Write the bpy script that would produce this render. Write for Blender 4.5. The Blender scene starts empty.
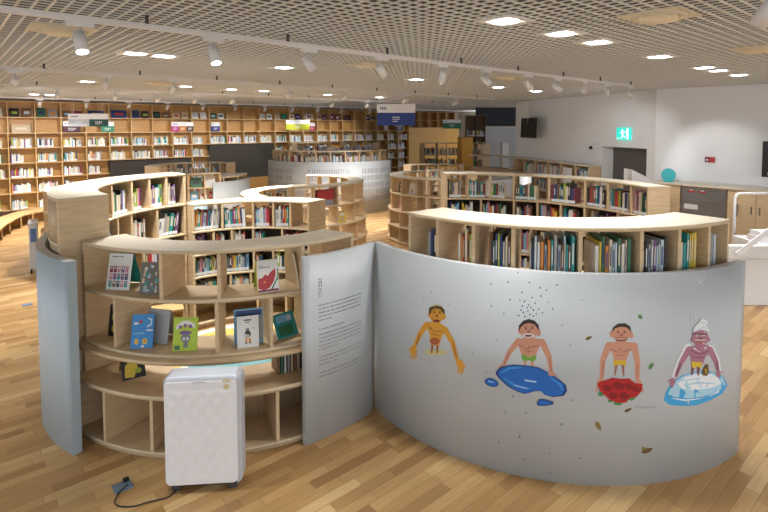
import bpy, bmesh, math, random
from math import sin, cos, radians as rad, pi, hypot, atan2, degrees as deg
from mathutils import Vector, Matrix
S = bpy.context.scene
COL = S.collection
# ------------------------------------------------------------------ camera, world, exposure, lights
cd = bpy.data.cameras.new('camera'); cam = bpy.data.objects.new('camera', cd); COL.objects.link(cam)
cd.sensor_fit = 'HORIZONTAL'; cd.sensor_width = 36.0; cd.lens = 516.0 / 768 * 36
cd.shift_x = 0.0; cd.shift_y = -102.0 / 768
cam.location = (0, 0, 2.5); cam.rotation_euler = (pi / 2 - 0.0536, 0, 0)
cd.clip_start = 0.05; cd.clip_end = 200
S.camera = cam
W = bpy.data.worlds.new('world'); S.world = W; W.use_nodes = True
W.node_tree.nodes['Background'].inputs[0].default_value = (0.90, 0.95, 1.0, 1)
W.node_tree.nodes['Background'].inputs[1].default_value = 1.5
S.view_settings.view_transform = 'Standard'; S.view_settings.look = 'None'
S.view_settings.gamma = 1.0; S.view_settings.exposure = 0.25; S.view_settings.use_curve_mapping = False
CEIL = 3.25
AL = 0.8572
D1 = (sin(AL), cos(AL)); N1 = (-cos(AL), sin(AL))        # the room's own axes: along the far bookcase / towards it
def SN(s, n): return (s * D1[0] + n * N1[0], s * D1[1] + n * N1[1])
ROT = pi / 2 - AL                                         # rotation that turns local x onto D1
DOWN_POWER = 24.0
SPOT_POWER = 30.0
def lamp(name, kind, loc, power, color=(1, .985, .96), size=.2, target=None, angle=60, blend=.5, parent=None):
    l = bpy.data.lights.new(name, kind); l.energy = power; l.color = color
    if kind == 'AREA': l.shape = 'DISK'; l.size = size; l.spread = rad(110)
    if kind == 'SPOT': l.spot_size = rad(angle); l.spot_blend = blend; l.shadow_soft_size = size
    o = bpy.data.objects.new(name, l); COL.objects.link(o); o.location = loc
    if target is not None:
        o.rotation_euler = (Vector(target) - Vector(loc)).to_track_quat('-Z', 'Y').to_euler()
    return o
# unseen lamps added behind and beside the camera to light the room
for s, n in [(2.2, -1.5), (5.0, -1.5), (8.5, -1.5), (-1.5, -1.5), (-1.8, 5.8), (-0.5, 8.0), (-1.0, 11.5), (10.2, -.5)]:
    x, y = SN(s, n); lamp('unseen_ceiling_lamp', 'AREA', (x, y, CEIL - .03), DOWN_POWER, size=.3)

# ------------------------------------------------------------------ materials
MATS = {}
def mat(name, color, rough=.5, metal=0.0, emit=None, estr=0, noise=0.0, nscale=8, stretch=(1, 1, 1), spec=.5, bump=0.0, alpha=None, trans=0):
    if name in MATS: return MATS[name]
    m = bpy.data.materials.new(name); m.use_nodes = True
    nt = m.node_tree; b = nt.nodes['Principled BSDF']
    b.inputs['Base Color'].default_value = (*color, 1); b.inputs['Roughness'].default_value = rough
    b.inputs['Metallic'].default_value = metal; b.inputs['Specular IOR Level'].default_value = spec
    if trans: b.inputs['Transmission Weight'].default_value = trans
    if emit: b.inputs['Emission Color'].default_value = (*emit, 1); b.inputs['Emission Strength'].default_value = estr
    if noise or bump:
        tc = nt.nodes.new('ShaderNodeTexCoord'); mp = nt.nodes.new('ShaderNodeMapping'); nz = nt.nodes.new('ShaderNodeTexNoise')
        mp.inputs['Scale'].default_value = stretch; nz.inputs['Scale'].default_value = nscale; nz.inputs['Detail'].default_value = 5
        nt.links.new(tc.outputs['Object'], mp.inputs['Vector']); nt.links.new(mp.outputs['Vector'], nz.inputs['Vector'])
        if noise:
            r = nt.nodes.new('ShaderNodeValToRGB')
            r.color_ramp.elements[0].position = .3; r.color_ramp.elements[1].position = .7
            r.color_ramp.elements[0].color = tuple(c * (1 - noise) for c in color) + (1,)
            r.color_ramp.elements[1].color = tuple(min(1, c * (1 + noise * .6)) for c in color) + (1,)
            nt.links.new(nz.outputs['Fac'], r.inputs['Fac']); nt.links.new(r.outputs['Color'], b.inputs['Base Color'])
        if bump:
            bp = nt.nodes.new('ShaderNodeBump'); bp.inputs['Strength'].default_value = bump; bp.inputs['Distance'].default_value = .01
            nt.links.new(nz.outputs['Fac'], bp.inputs['Height']); nt.links.new(bp.outputs['Normal'], b.inputs['Normal'])
    MATS[name] = m
    return m
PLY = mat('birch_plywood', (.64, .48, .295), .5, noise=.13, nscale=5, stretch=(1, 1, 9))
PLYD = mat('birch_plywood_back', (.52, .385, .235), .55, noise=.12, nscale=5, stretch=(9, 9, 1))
TOP = mat('pale_birch_top', (.70, .635, .515), .4, noise=.07, nscale=3, stretch=(2, 6, 1))
EDGE = mat('plywood_edge', (.62, .50, .33), .55, noise=.1, nscale=30, stretch=(1, 1, 8))
OAK = mat('honey_oak', (.50, .275, .085), .45, noise=.14, nscale=4, stretch=(1, 1, 8))
OAKL = mat('honey_oak_edge', (.60, .385, .17), .45, noise=.1, nscale=6, stretch=(6, 6, 1))
ORANGE = mat('amber_veneer', (.74, .38, .03), .4, noise=.08, nscale=3, stretch=(1, 1, 5))
GREY = mat('grey_blue_laminate', (.47, .50, .52), .4, noise=.03, nscale=2)
GREYE = mat('pale_grey_edge', (.58, .61, .64), .4)
BLUEG = mat('blue_grey_laminate', (.40, .49, .555), .45, noise=.03, nscale=2)
WALL = mat('white_wall_paint', (.80, .82, .86), .8, noise=.02, nscale=3)
WHITE = mat('white_plastic', (.80, .80, .82), .35)
WHITEG = mat('soft_white_paint', (.72, .72, .73), .45)
LGREY = mat('light_grey_plastic', (.55, .57, .6), .4)
DGREY = mat('dark_grey_plastic', (.06, .06, .065), .4)
BLACK = mat('black_plastic', (.012, .012, .013), .35)
DARKP = mat('charcoal_felt', (.05, .042, .036), .9, noise=.25, nscale=40)
STEEL = mat('brushed_steel', (.30, .30, .31), .35, metal=.8, noise=.1, nscale=4, stretch=(1, 1, 30))
CHROME = mat('satin_chrome', (.6, .6, .62), .25, metal=1)
GRID = mat('ceiling_grid_metal', (.70, .71, .70), .5)
PLEN = mat('plenum_grey', (.035, .035, .035), .9)
VENTM = mat('cream_diffuser', (.64, .58, .46), .5)
LENS = mat('lamp_lens', (1, 1, 1), .3, emit=(1, .97, .92), estr=14)
INK = mat('print_grey', (.20, .205, .22), .7)
PAPER = mat('page_block', (.74, .70, .62), .8)
LABELW = mat('spine_label', (.72, .78, .84), .6)
GLASSW = mat('frosted_glass', (.62, .66, .70), .25, noise=.03, nscale=2)
BACKD = mat('shaded_wood_back', (.085, .065, .05), .7, noise=.15, nscale=4, stretch=(1, 1, 6))  # wood back with the shade of the lower rows put into its colour
TEAL = mat('teal_plastic', (.05, .42, .47), .35)
# wood strip floor
def floor_mat():
    m = bpy.data.materials.new('oak_strip_floor'); m.use_nodes = True; nt = m.node_tree; b = nt.nodes['Principled BSDF']
    tc = nt.nodes.new('ShaderNodeTexCoord'); mp = nt.nodes.new('ShaderNodeMapping')
    mp.inputs['Rotation'].default_value = (0, 0, -ROT)
    nt.links.new(tc.outputs['Object'], mp.inputs['Vector'])
    br = nt.nodes.new('ShaderNodeTexBrick')
    br.offset = .37; br.offset_frequency = 3; br.squash = .72; br.squash_frequency = 2
    br.inputs['Color1'].default_value = (0, 0, 0, 1); br.inputs['Color2'].default_value = (1, 1, 1, 1); br.inputs['Mortar'].default_value = (.3, .3, .3, 1)
    br.inputs['Scale'].default_value = 1; br.inputs['Mortar Size'].default_value = .0012; br.inputs['Mortar Smooth'].default_value = .2
    br.inputs['Bias'].default_value = 0; br.inputs['Brick Width'].default_value = .72; br.inputs['Row Height'].default_value = .088
    nt.links.new(mp.outputs['Vector'], br.inputs['Vector'])
    ramp = nt.nodes.new('ShaderNodeValToRGB'); e = ramp.color_ramp.elements
    e[0].position = 0; e[0].color = (.31, .17, .066, 1); e[1].position = 1; e[1].color = (.64, .445, .225, 1)
    for p, c in ((.3, (.415, .243, .096, 1)), (.65, (.49, .30, .13, 1)), (.88, (.545, .35, .155, 1))):
        k = e.new(p); k.color = c
    nt.links.new(br.outputs['Color'], ramp.inputs['Fac'])
    mp2 = nt.nodes.new('ShaderNodeMapping'); mp2.inputs['Rotation'].default_value = (0, 0, -ROT); mp2.inputs['Scale'].default_value = (1, 14, 1)
    mp2.vector_type = 'POINT'
    nt.links.new(mp.outputs['Vector'], mp2.inputs['Vector']); mp2.inputs['Rotation'].default_value = (0, 0, 0)
    nz = nt.nodes.new('ShaderNodeTexNoise'); nz.inputs['Scale'].default_value = 3.5; nz.inputs['Detail'].default_value = 6
    nt.links.new(mp2.outputs['Vector'], nz.inputs['Vector'])
    mx = nt.nodes.new('ShaderNodeMix'); mx.data_type = 'RGBA'; mx.blend_type = 'MULTIPLY'; mx.inputs[0].default_value = .45
    rr = nt.nodes.new('ShaderNodeValToRGB'); rr.color_ramp.elements[0].position = .25; rr.color_ramp.elements[0].color = (.62, .58, .5, 1); rr.color_ramp.elements[1].position = .75; rr.color_ramp.elements[1].color = (1.1, 1.08, 1.04, 1)
    nt.links.new(nz.outputs['Fac'], rr.inputs['Fac'])
    nt.links.new(ramp.outputs['Color'], mx.inputs[6]); nt.links.new(rr.outputs['Color'], mx.inputs[7])
    mm = nt.nodes.new('ShaderNodeMix'); mm.data_type = 'RGBA'; mm.inputs[7].default_value = (.17, .085, .03, 1)
    nt.links.new(br.outputs['Fac'], mm.inputs[0]); nt.links.new(mx.outputs[2], mm.inputs[6])
    nt.links.new(mm.outputs[2], b.inputs['Base Color'])
    b.inputs['Roughness'].default_value = .36; b.inputs['Specular IOR Level'].default_value = .4
    return m
FLOOR = floor_mat()

# ------------------------------------------------------------------ mesh builder
class MB:
    def __init__(s): s.v = []; s.f = []; s.m = []; s.sm = []
    def add(s, vs, fs, mi=0, smooth=False):
        o = len(s.v); s.v += [tuple(p) for p in vs]
        for f in fs: s.f.append([i + o for i in f]); s.m.append(mi); s.sm.append(smooth)
        return s
    def hexa(s, p, mi=0):      # 8 points: bottom ring 0-3, top ring 4-7
        return s.add(p, [(3, 2, 1, 0), (4, 5, 6, 7), (0, 1, 5, 4), (1, 2, 6, 5), (2, 3, 7, 6), (3, 0, 4, 7)], mi)
    def box(s, x0, x1, y0, y1, z0, z1, mi=0, T=None):
        p = [(x0, y0, z0), (x1, y0, z0), (x1, y1, z0), (x0, y1, z0), (x0, y0, z1), (x1, y0, z1), (x1, y1, z1), (x0, y1, z1)]
        if T is not None: p = [T @ Vector(q) for q in p]
        return s.hexa(p, mi)
    def sn(s, s0, s1, n0, n1, z0, z1, mi=0):   # box in the room's axes
        q = [SN(s0, n0), SN(s1, n0), SN(s1, n1), SN(s0, n1)]
        return s.hexa([(x, y, z0) for x, y in q] + [(x, y, z1) for x, y in q], mi)
    def prism(s, poly, z0, z1, mi=0, T=None):
        n = len(poly); p = [(x, y, z0) for x, y in poly] + [(x, y, z1) for x, y in poly]
        if T is not None: p = [T @ Vector(q) for q in p]
        return s.add(p, [tuple(range(n))[::-1], tuple(range(n, 2 * n))] + [(i, (i + 1) % n, n + (i + 1) % n, n + i) for i in range(n)], mi)
    def sector(s, C, r0, r1, a0, a1, z0, z1, mi=0, mside=None, step=3.0):
        n = max(1, int(math.ceil(abs(a1 - a0) / step))); vs = []
        for i in range(n + 1):
            a = rad(a0 + (a1 - a0) * i / n); c, q = cos(a), sin(a)
            for r, z in ((r0, z0), (r1, z0), (r1, z1), (r0, z1)): vs.append((C[0] + r * c, C[1] + r * q, z))
        ms = mi if mside is None else mside
        for j in range(4):
            fs = [(4 * i + j, 4 * i + 4 + j, 4 * i + 4 + (j + 1) % 4, 4 * i + (j + 1) % 4) for i in range(n)]
            o = len(s.v)
            if j == 0: s.add(vs, fs, mi, False); base = o
            else:
                for f in fs: s.f.append([k + base for k in f]); s.m.append(ms if j in (1, 3) else mi); s.sm.append(j in (1, 3))
        s.f.append([base, base + 1, base + 2, base + 3]); s.m.append(ms); s.sm.append(False)
        s.f.append([base + 4 * n + k for k in (3, 2, 1, 0)]); s.m.append(ms); s.sm.append(False)
        return s
    def radial(s, C, r0, r1, a, t, z0, z1, mi=0):   # a board standing on the ring's radius
        c, q = cos(rad(a)), sin(rad(a)); h = t / 2
        b = [(C[0] + r * c - k * q, C[1] + r * q + k * c) for r, k in ((r0, -h), (r1, -h), (r1, h), (r0, h))]
        return s.hexa([(x, y, z0) for x, y in b] + [(x, y, z1) for x, y in b], mi)
    def cyl(s, p, q, r0, r1=None, n=16, mi=0, caps=True):
        r1 = r0 if r1 is None else r1; p, q = Vector(p), Vector(q); d = (q - p).normalized()
        u = d.orthogonal().normalized(); w = d.cross(u); vs = []
        for c, r in ((p, r0), (q, r1)):
            for i in range(n):
                a = 2 * pi * i / n; vs.append(c + (u * cos(a) + w * sin(a)) * r)
        o = len(s.v)
        s.add(vs, [(i, (i + 1) % n, n + (i + 1) % n, n + i) for i in range(n)], mi, True)
        if caps:
            for f in (list(range(n))[::-1], list(range(n, 2 * n))): s.f.append([o + i for i in f]); s.m.append(mi); s.sm.append(False)
        return s
    def tube(s, pts, r, n=8, mi=0):
        pts = [Vector(p) for p in pts]; vs = []; u = None
        for i, p in enumerate(pts):
            d = (pts[min(i + 1, len(pts) - 1)] - pts[max(i - 1, 0)]).normalized()
            if u is None: u = d.orthogonal().normalized()
            u = (u - d * u.dot(d)).normalized(); w = d.cross(u)
            for k in range(n):
                a = 2 * pi * k / n; vs.append(p + (u * cos(a) + w * sin(a)) * r)
        fs = [(i * n + k, i * n + (k + 1) % n, (i + 1) * n + (k + 1) % n, (i + 1) * n + k) for i in range(len(pts) - 1) for k in range(n)]
        fs += [tuple(range(n))[::-1], tuple(range((len(pts) - 1) * n, len(pts) * n))]
        return s.add(vs, fs, mi, True)
    def lathe(s, prof, c=(0, 0, 0), n=24, mi=0):
        vs = [(c[0] + r * cos(2 * pi * k / n), c[1] + r * sin(2 * pi * k / n), c[2] + z) for r, z in prof for k in range(n)]
        return s.add(vs, [(i * n + k, i * n + (k + 1) % n, (i + 1) * n + (k + 1) % n, (i + 1) * n + k) for i in range(len(prof) - 1) for k in range(n)], mi, True)
    def mesh(s, name, mats, loc=(0, 0, 0)):
        me = bpy.data.meshes.new(name)
        me.from_pydata([(x - loc[0], y - loc[1], z - loc[2]) for x, y, z in s.v], [], s.f)
        for m in (mats if isinstance(mats, (list, tuple)) else [mats]): me.materials.append(m)
        me.polygons.foreach_set('material_index', s.m); me.polygons.foreach_set('use_smooth', s.sm)
        bm = bmesh.new(); bm.from_mesh(me); bmesh.ops.recalc_face_normals(bm, faces=bm.faces); bm.to_mesh(me); bm.free()
        me.update(); return me
    def build(s, name, mats, parent=None, loc=None, local=False, bevel=0):
        """world-space vertices unless local; the object's origin is loc (or its parent's origin)"""
        base = (0, 0, 0) if local else (loc if loc is not None else (tuple(parent.matrix_world.translation) if parent and parent.parent is None else (wloc(parent) if parent else (0, 0, 0))))
        o = bpy.data.objects.new(name, s.mesh(name, mats, base)); COL.objects.link(o)
        if parent:
            o.parent = parent
            if not local: o.location = [a - b for a, b in zip(base, wloc(parent))]
        elif not local: o.location = base
        if bevel:
            b = o.modifiers.new('bevel', 'BEVEL'); b.width = bevel; b.segments = 2; b.limit_method = 'ANGLE'; b.angle_limit = rad(50)
        return o
def wloc(o):
    v = Vector((0, 0, 0))
    while o: v = v + Vector(o.location); o = o.parent
    return tuple(v)
def tag(o, label, cat, group=None):
    o['label'] = label; o['category'] = cat
    if group: o['group'] = group
    return o
def thing(name, loc, label, cat, group=None, rotz=0):
    o = bpy.data.objects.new(name, None); COL.objects.link(o); o.location = loc; o.rotation_euler = (0, 0, rotz)
    o.empty_display_size = .1
    return tag(o, label, cat, group)
def struct(name, mb, mats, loc=None, bevel=0):
    o = mb.build(name, mats, loc=loc or (0, 0, 0), bevel=bevel); o['kind'] = 'structure'; return o
ORD = ['first', 'second', 'third', 'fourth', 'fifth', 'sixth', 'seventh', 'eighth', 'ninth', 'tenth', 'eleventh', 'twelfth', 'thirteenth', 'fourteenth', 'fifteenth', 'sixteenth', 'seventeenth', 'eighteenth', 'nineteenth', 'twentieth', 'twenty-first', 'twenty-second', 'twenty-third', 'twenty-fourth', 'twenty-fifth', 'twenty-sixth', 'twenty-seventh', 'twenty-eighth']

# ------------------------------------------------------------------ room shell
b = MB(); b.box(-16, 16, -6, 30, -.1, 0); struct('floor', b, FLOOR)
# open-cell ceiling: real metal blades over a dark plenum
b = MB(); CELL = .083
for i in range(int(19.5 / CELL)):
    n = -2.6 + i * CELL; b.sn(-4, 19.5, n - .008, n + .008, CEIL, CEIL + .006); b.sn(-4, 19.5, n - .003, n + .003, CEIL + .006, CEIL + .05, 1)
for i in range(int(23.5 / CELL)):
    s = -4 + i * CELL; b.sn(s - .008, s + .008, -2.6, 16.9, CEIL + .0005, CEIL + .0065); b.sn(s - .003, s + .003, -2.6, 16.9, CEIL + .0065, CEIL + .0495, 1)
struct('ceiling', b, [GRID, mat('ceiling_web_shade', (.20, .20, .195), .7)])  # web colour darkened to stand in for the shade inside the cells
b = MB(); b.sn(-4.2, 19.7, -2.8, 17.2, CEIL + .20, CEIL + .28); struct('ceiling_plenum', b, PLEN)
# right-hand wall (two runs), with the door recess
A = (5.569, 10.582); T = (-.26547, .96412); M_ = (.96412, .26547)
def LW(t, e, z): return (A[0] + T[0] * t + M_[0] * e, A[1] + T[1] * t + M_[1] * e, z)
def lwbox(b, t0, t1, e0, e1, z0, z1, mi=0):
    q = [(t0, e0), (t0, e1), (t1, e1), (t1, e0)]
    return b.hexa([LW(t, e, z0) for t, e in q] + [LW(t, e, z1) for t, e in q], mi)
b = MB()
lwbox(b, -.12, .23, 0, .5, 0, CEIL); lwbox(b, .23, 1.63, 0, .5, 2.03, CEIL); lwbox(b, 1.63, 5.62, 0, .5, 0, CEIL)
struct('wall_right_rear', b, WALL)
b = MB(); b.sn(11.06, 11.5, -5.5, 4.33, 0, CEIL); struct('wall_right', b, WALL)
b = MB(); lwbox(b, .232, 1.628, .32, .37, 0, 2.028); d = struct('door_1', b, mat('door_grey', (.10, .095, .095), .5))
b = MB(); lwbox(b, .30, .335, .27, .315, .98, 1.10); b.build('door_handle', CHROME, d)
# far wall behind the bookcases and the entrance side
b = MB(); b.sn(-4, 21, 16.95, 17.2, 0, CEIL); struct('wall_far', b, mat('far_wall_paint', (.32, .27, .22), .8))
b = MB(); b.box(3.7, 9, 20.6, 20.9, 2.42, CEIL); struct('wall_entrance', b, mat('navy_grey_paint', (.035, .042, .06), .6))
b = MB(); b.box(3.6, 10, 25.6, 25.8, 0, CEIL); struct('wall_entrance_rear', b, mat('far_wall_paint', (.32, .27, .22), .8))
b = MB(); b.box(3.62, 5.6, 19.6, 19.66, 0, 2.42); g = struct('wall_entrance_glass', b, GLASSW)
b = MB(); b.box(3.55, 3.68, 19.5, 19.7, 0, 2.1); b.build('glass_frame', WHITEG, g)
b = MB(); b.box(3.7, 5.5, 19.4, 19.6, 2.42, 2.5); b.box(3.7, 5.5, 20.6, 20.65, 2.5, 2.52); struct('trim_1', b, WHITEG)

# ------------------------------------------------------------------ books
PAL = {'dark green': (.03, .14, .07), 'red': (.42, .03, .035), 'navy blue': (.02, .05, .17), 'sky blue': (.18, .42, .62), 'white': (.72, .72, .70), 'cream': (.66, .58, .42),
       'yellow': (.66, .50, .06), 'orange': (.62, .22, .04), 'purple': (.19, .09, .25), 'pink': (.58, .25, .33), 'brown': (.20, .10, .05), 'grey': (.33, .34, .35),
       'black': (.025, .025, .028), 'teal': (.02, .28, .28), 'lime green': (.32, .44, .06), 'pale blue': (.48, .60, .68), 'maroon': (.21, .03, .06), 'beige': (.50, .40, .27)}
COVER = {k: mat('cover_' + k.replace(' ', '_'), v, .45) for k, v in PAL.items()}
KEYS = list(PAL)
BOOKN = [0]
def book_mesh(t, d, h, color, label=True, stripe=None):
    b = MB(); e = .0025
    b.box(-t / 2, -t / 2 + e, 0, d, 0, h); b.box(t / 2 - e, t / 2, 0, d, 0, h); b.box(-t / 2, t / 2, 0, e, 0, h)
    b.box(-t / 2 + e, t / 2 - e, e, d - .004, .003, h - .004, 1)
    if label: b.box(-t / 2 + .0004, t / 2 - .0004, -.0008, 0, .008, .045, 2)
    if stripe: b.box(-t / 2 + t * .28, t / 2 - t * .28, -.0006, 0, h * .42, h * .85, 3)
    return b.mesh('book', [COVER[color], PAPER, LABELW, COVER[stripe or color]])
def put_book(C, r, a, z, facing, t, d, h, color, lean, label, group, lab=True, stripe=None):
    """facing -1: spine looks to the ring's centre, +1: spine looks outward"""
    o = bpy.data.objects.new('book', book_mesh(t, d, h, color, lab, stripe)); COL.objects.link(o)
    rz = rad(a) - pi / 2 if facing < 0 else rad(a) + pi / 2
    o.location = (C[0] + r * cos(rad(a)), C[1] + r * sin(rad(a)), z + .0005 + abs(sin(lean)) * t / 2)
    o.rotation_euler = (0, lean, rz)
    tag(o, label, 'book', group); BOOKN[0] += 1
    return o
def fill_bay(rng, C, r, z, a_left, a_right, facing, frac, n, hmax, palette, where, group, dmin=.17, dmax=.23, lean=0.0, lab=True):
    """n books from the viewer's left side of the bay"""
    span = abs(a_right - a_left); sg = 1 if a_right > a_left else -1
    tot = rad(span) * r * frac - .012; avg = tot / n
    ts = [avg * rng.uniform(.6, 1.4) for _ in range(n)]; k = tot / sum(ts); ts = [t * k for t in ts]
    pos = .008 + (abs(sin(lean)) * hmax * .9 if lean < 0 else 0)
    for i, t in enumerate(ts):
        h = hmax * rng.uniform(.74, .97); d = rng.uniform(dmin, dmax); c = rng.choice(palette)
        a = a_left + sg * deg((pos + t / 2) / r); pos += t
        st = rng.choice([None, None, 'white', 'cream', 'navy blue'])
        put_book(C, r, a, z, facing, max(t - .0015 if facing < 0 else t * (1 - d / r) - .001, .004), d, h, c, lean * rng.uniform(.8, 1.1), f'{c} book, {ORD[i]} from the left in {where}', group, lab, None if st == c else st)
STUFF = MB(); SK = KEYS
def stuff_row(rng, p0, p1, back, z, h, tmin=.015, tmax=.04, frac=1.0, light=.5):
    """far rows of spines, nobody could count them: one shared mesh. p0->p1 left to right, back = unit vector into the shelf"""
    L = hypot(p1[0] - p0[0], p1[1] - p0[1]); u = ((p1[0] - p0[0]) / L, (p1[1] - p0[1]) / L); x = .01
    while x < L * frac - tmax:
        t = rng.uniform(tmin, tmax); hh = h * rng.uniform(.68, .98); d = rng.uniform(.14, .2)
        q = [(p0[0] + u[0] * k + back[0] * m, p0[1] + u[1] * k + back[1] * m) for k, m in ((x, 0), (x + t - .002, 0), (x + t - .002, d), (x, d))]
        c = rng.choice(['white', 'white', 'pale blue', 'cream', 'grey']) if rng.random() < light else rng.choice(SK)
        STUFF.hexa([(a, b_, z) for a, b_ in q] + [(a, b_, z + hh) for a, b_ in q], SK.index(c))
        if rng.random() < .8:
            q2 = [(a - back[0] * .002, b_ - back[1] * .002) for a, b_ in q[:2]] + q[1::-1]
            STUFF.hexa([(a, b_, z + .01) for a, b_ in q2] + [(a, b_, z + .05) for a, b_ in q2], len(SK))
        x += t
def stuff_face(rng, p0, p1, back, z, h, n, pal=None):
    """picture books standing face-out"""
    for i in range(n):
        f = (i + .12) / n; g2 = (i + .88) / n; c = rng.choice(pal or SK)
        q = [(p0[0] + (p1[0] - p0[0]) * k + back[0] * m, p0[1] + (p1[1] - p0[1]) * k + back[1] * m) for k in (f, g2) for m in (.06, .085)]
        q = [q[0], q[2], q[3], q[1]]; hh = h * rng.uniform(.75, 1)
        top = [(a + back[0] * .07, b_ + back[1] * .07) for a, b_ in q]
        STUFF.hexa([(a, b_, z) for a, b_ in q] + [(a, b_, z + hh) for a, b_ in top], SK.index(c))
        m1 = [(a * .5 + c2 * .5, b_ * .5 + d2 * .5) for (a, b_), (c2, d2) in zip(q, top)]
        cx = (m1[0][0] + m1[1][0]) / 2; cy = (m1[0][1] + m1[1][1]) / 2; w = hypot(q[1][0] - q[0][0], q[1][1] - q[0][1]) * .3
        ux, uy = (q[1][0] - q[0][0]) / (w / .3), (q[1][1] - q[0][1]) / (w / .3)
        e = [(cx - ux * w - back[0] * .004, cy - uy * w - back[1] * .004), (cx + ux * w - back[0] * .004, cy + uy * w - back[1] * .004)]
        sl = .07 / hh; zz = (z + hh * .35, z + hh * .65)
        k0, k1 = (-.15 * hh * sl), (.15 * hh * sl)
        STUFF.hexa([(e[0][0] + back[0] * k0, e[0][1] + back[1] * k0, zz[0]), (e[1][0] + back[0] * k0, e[1][1] + back[1] * k0, zz[0]), (cx + ux * w + back[0] * k0, cy + uy * w + back[1] * k0, zz[0]), (cx - ux * w + back[0] * k0, cy - uy * w + back[1] * k0, zz[0]),
                    (e[0][0] + back[0] * k1, e[0][1] + back[1] * k1, zz[1]), (e[1][0] + back[0] * k1, e[1][1] + back[1] * k1, zz[1]), (cx + ux * w + back[0] * k1, cy + uy * w + back[1] * k1, zz[1]), (cx - ux * w + back[0] * k1, cy - uy * w + back[1] * k1, zz[1])], SK.index(rng.choice(SK)))

# ------------------------------------------------------------------ round shelving
def ring_shelf(name, C, Ri, Ro, a0, a1, boards, rows, label, group=None, top=TOP, wood=PLY, backs=(), cat='bookshelf', plinth=True, ends=(True, True), radii=None):
    """boards: list of (z_bottom, z_top) from the top board down; rows[i]: divider angles between board i and i+1; radii: {board index: (ri, ro)}"""
    backs = dict(backs) if backs else {}
    r = thing(name, (C[0], C[1], 0), label, cat, group)
    ztop = boards[0][1]
    for i, (z0, z1) in enumerate(boards):
        ri, ro = (radii or {}).get(i, (Ri, Ro))
        b = MB(); g = 0 if i == 0 else .0
        b.sector(C, ri, ro, a0, a1, z0, z1, 0, 1)
        b.build('top_board' if i == 0 else 'shelf', [top if i == 0 else wood, EDGE], r)
    tt = .026
    for i, angs in enumerate(rows):
        zb, zt = boards[i + 1][1], boards[i][0]
        ri = max((radii or {}).get(i, (Ri, Ro))[0], (radii or {}).get(i + 1, (Ri, Ro))[0]); ro = min((radii or {}).get(i, (Ri, Ro))[1], (radii or {}).get(i + 1, (Ri, Ro))[1])
        for a in angs:
            b = MB(); b.radial(C, ri + .004, ro - .004, a, tt, zb, zt); b.build('divider', [wood], r)
        for e, a in zip(ends, (a0, a1)):
            if e:
                sg = 1 if (a1 > a0) == (a == a0) else -1
                b = MB(); b.radial(C, ri + .002, ro - .002, a + sg * deg(.015 / ri), .028, zb, zt); b.build('end_panel', [wood], r)
        if i in backs:
            rb = (ri + .012) if backs[i] < 0 else (ro - .012)
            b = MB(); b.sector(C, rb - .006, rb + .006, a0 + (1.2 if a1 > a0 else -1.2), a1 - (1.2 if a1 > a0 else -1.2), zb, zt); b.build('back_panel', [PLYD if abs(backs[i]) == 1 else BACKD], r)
    if plinth:
        ri, ro = (radii or {}).get(len(boards) - 1, (Ri, Ro))
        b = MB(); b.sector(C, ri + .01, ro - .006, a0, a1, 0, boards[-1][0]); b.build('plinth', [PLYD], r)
    return r
def bd(*tops, t=.026): return [(z - t, z) for z in tops]
CA = (-1.5, 5.35); CB = (1.585, 5.352); CK = (1.12, 5.6)
# left round nook: tall arc, rear arc, low display front
tall_rows = [[182.7, 166.9, 155.6, 145.6, 200, 214], [177.9, 167.6, 151.3, 192, 210, 221], [172, 160, 147, 187, 204, 220], [176, 163, 150, 192, 210], [170, 157, 145, 186, 202, 218]]
ring_shelf('curved_bookshelf', CA, 1.30, 1.685, 135, 230, [(1.897, 1.925), (1.53, 1.556), (1.164, 1.19), (.80, .826), (.43, .456), (.05, .076)], tall_rows,
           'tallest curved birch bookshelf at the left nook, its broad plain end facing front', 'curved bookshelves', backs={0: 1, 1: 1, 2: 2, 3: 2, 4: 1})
back_rows = [[116.3, 98.1, 85.7, 74.6], [121.6, 110.9, 98.3, 80.1], [118, 98, 86, 70], [112, 100, 84, 72], [116, 96, 78]]
ring_shelf('curved_bookshelf', CA, 1.17, 1.53, 61, 134.4, [(1.53, 1.556), (1.195, 1.22), (.905, .93), (.63, .655), (.33, .356), (.05, .076)], back_rows,
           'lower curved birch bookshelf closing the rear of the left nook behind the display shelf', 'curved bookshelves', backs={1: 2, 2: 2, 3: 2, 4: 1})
ring_shelf('curved_display_shelf', CA, 1.18, 1.53, -129.3, -36.0, [(1.540, 1.568), (1.163, 1.194), (.745, .773), (.454, .488), (.022, .048)],
           [[-96.9, -80.5, -56], [-113.2, -81.3, -66.0, -52], [-50], [-115, -99.0, -84, -65.1]],
           'low birch display shelf with picture books facing out, behind the white air purifier', 'curved bookshelves', backs={3: -1},
           radii={0: (1.18, 1.53), 1: (1.18, 1.53), 2: (1.18, 1.545), 3: (1.16, 1.62), 4: (1.16, 1.605)})
b = MB(); b.sector(CA, 1.2, 1.60, -129.3, -36, .716, .7445, 0); b.build('ledge', [PLY], [o for o in bpy.data.objects if o.name == 'curved_display_shelf'][0])
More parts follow.
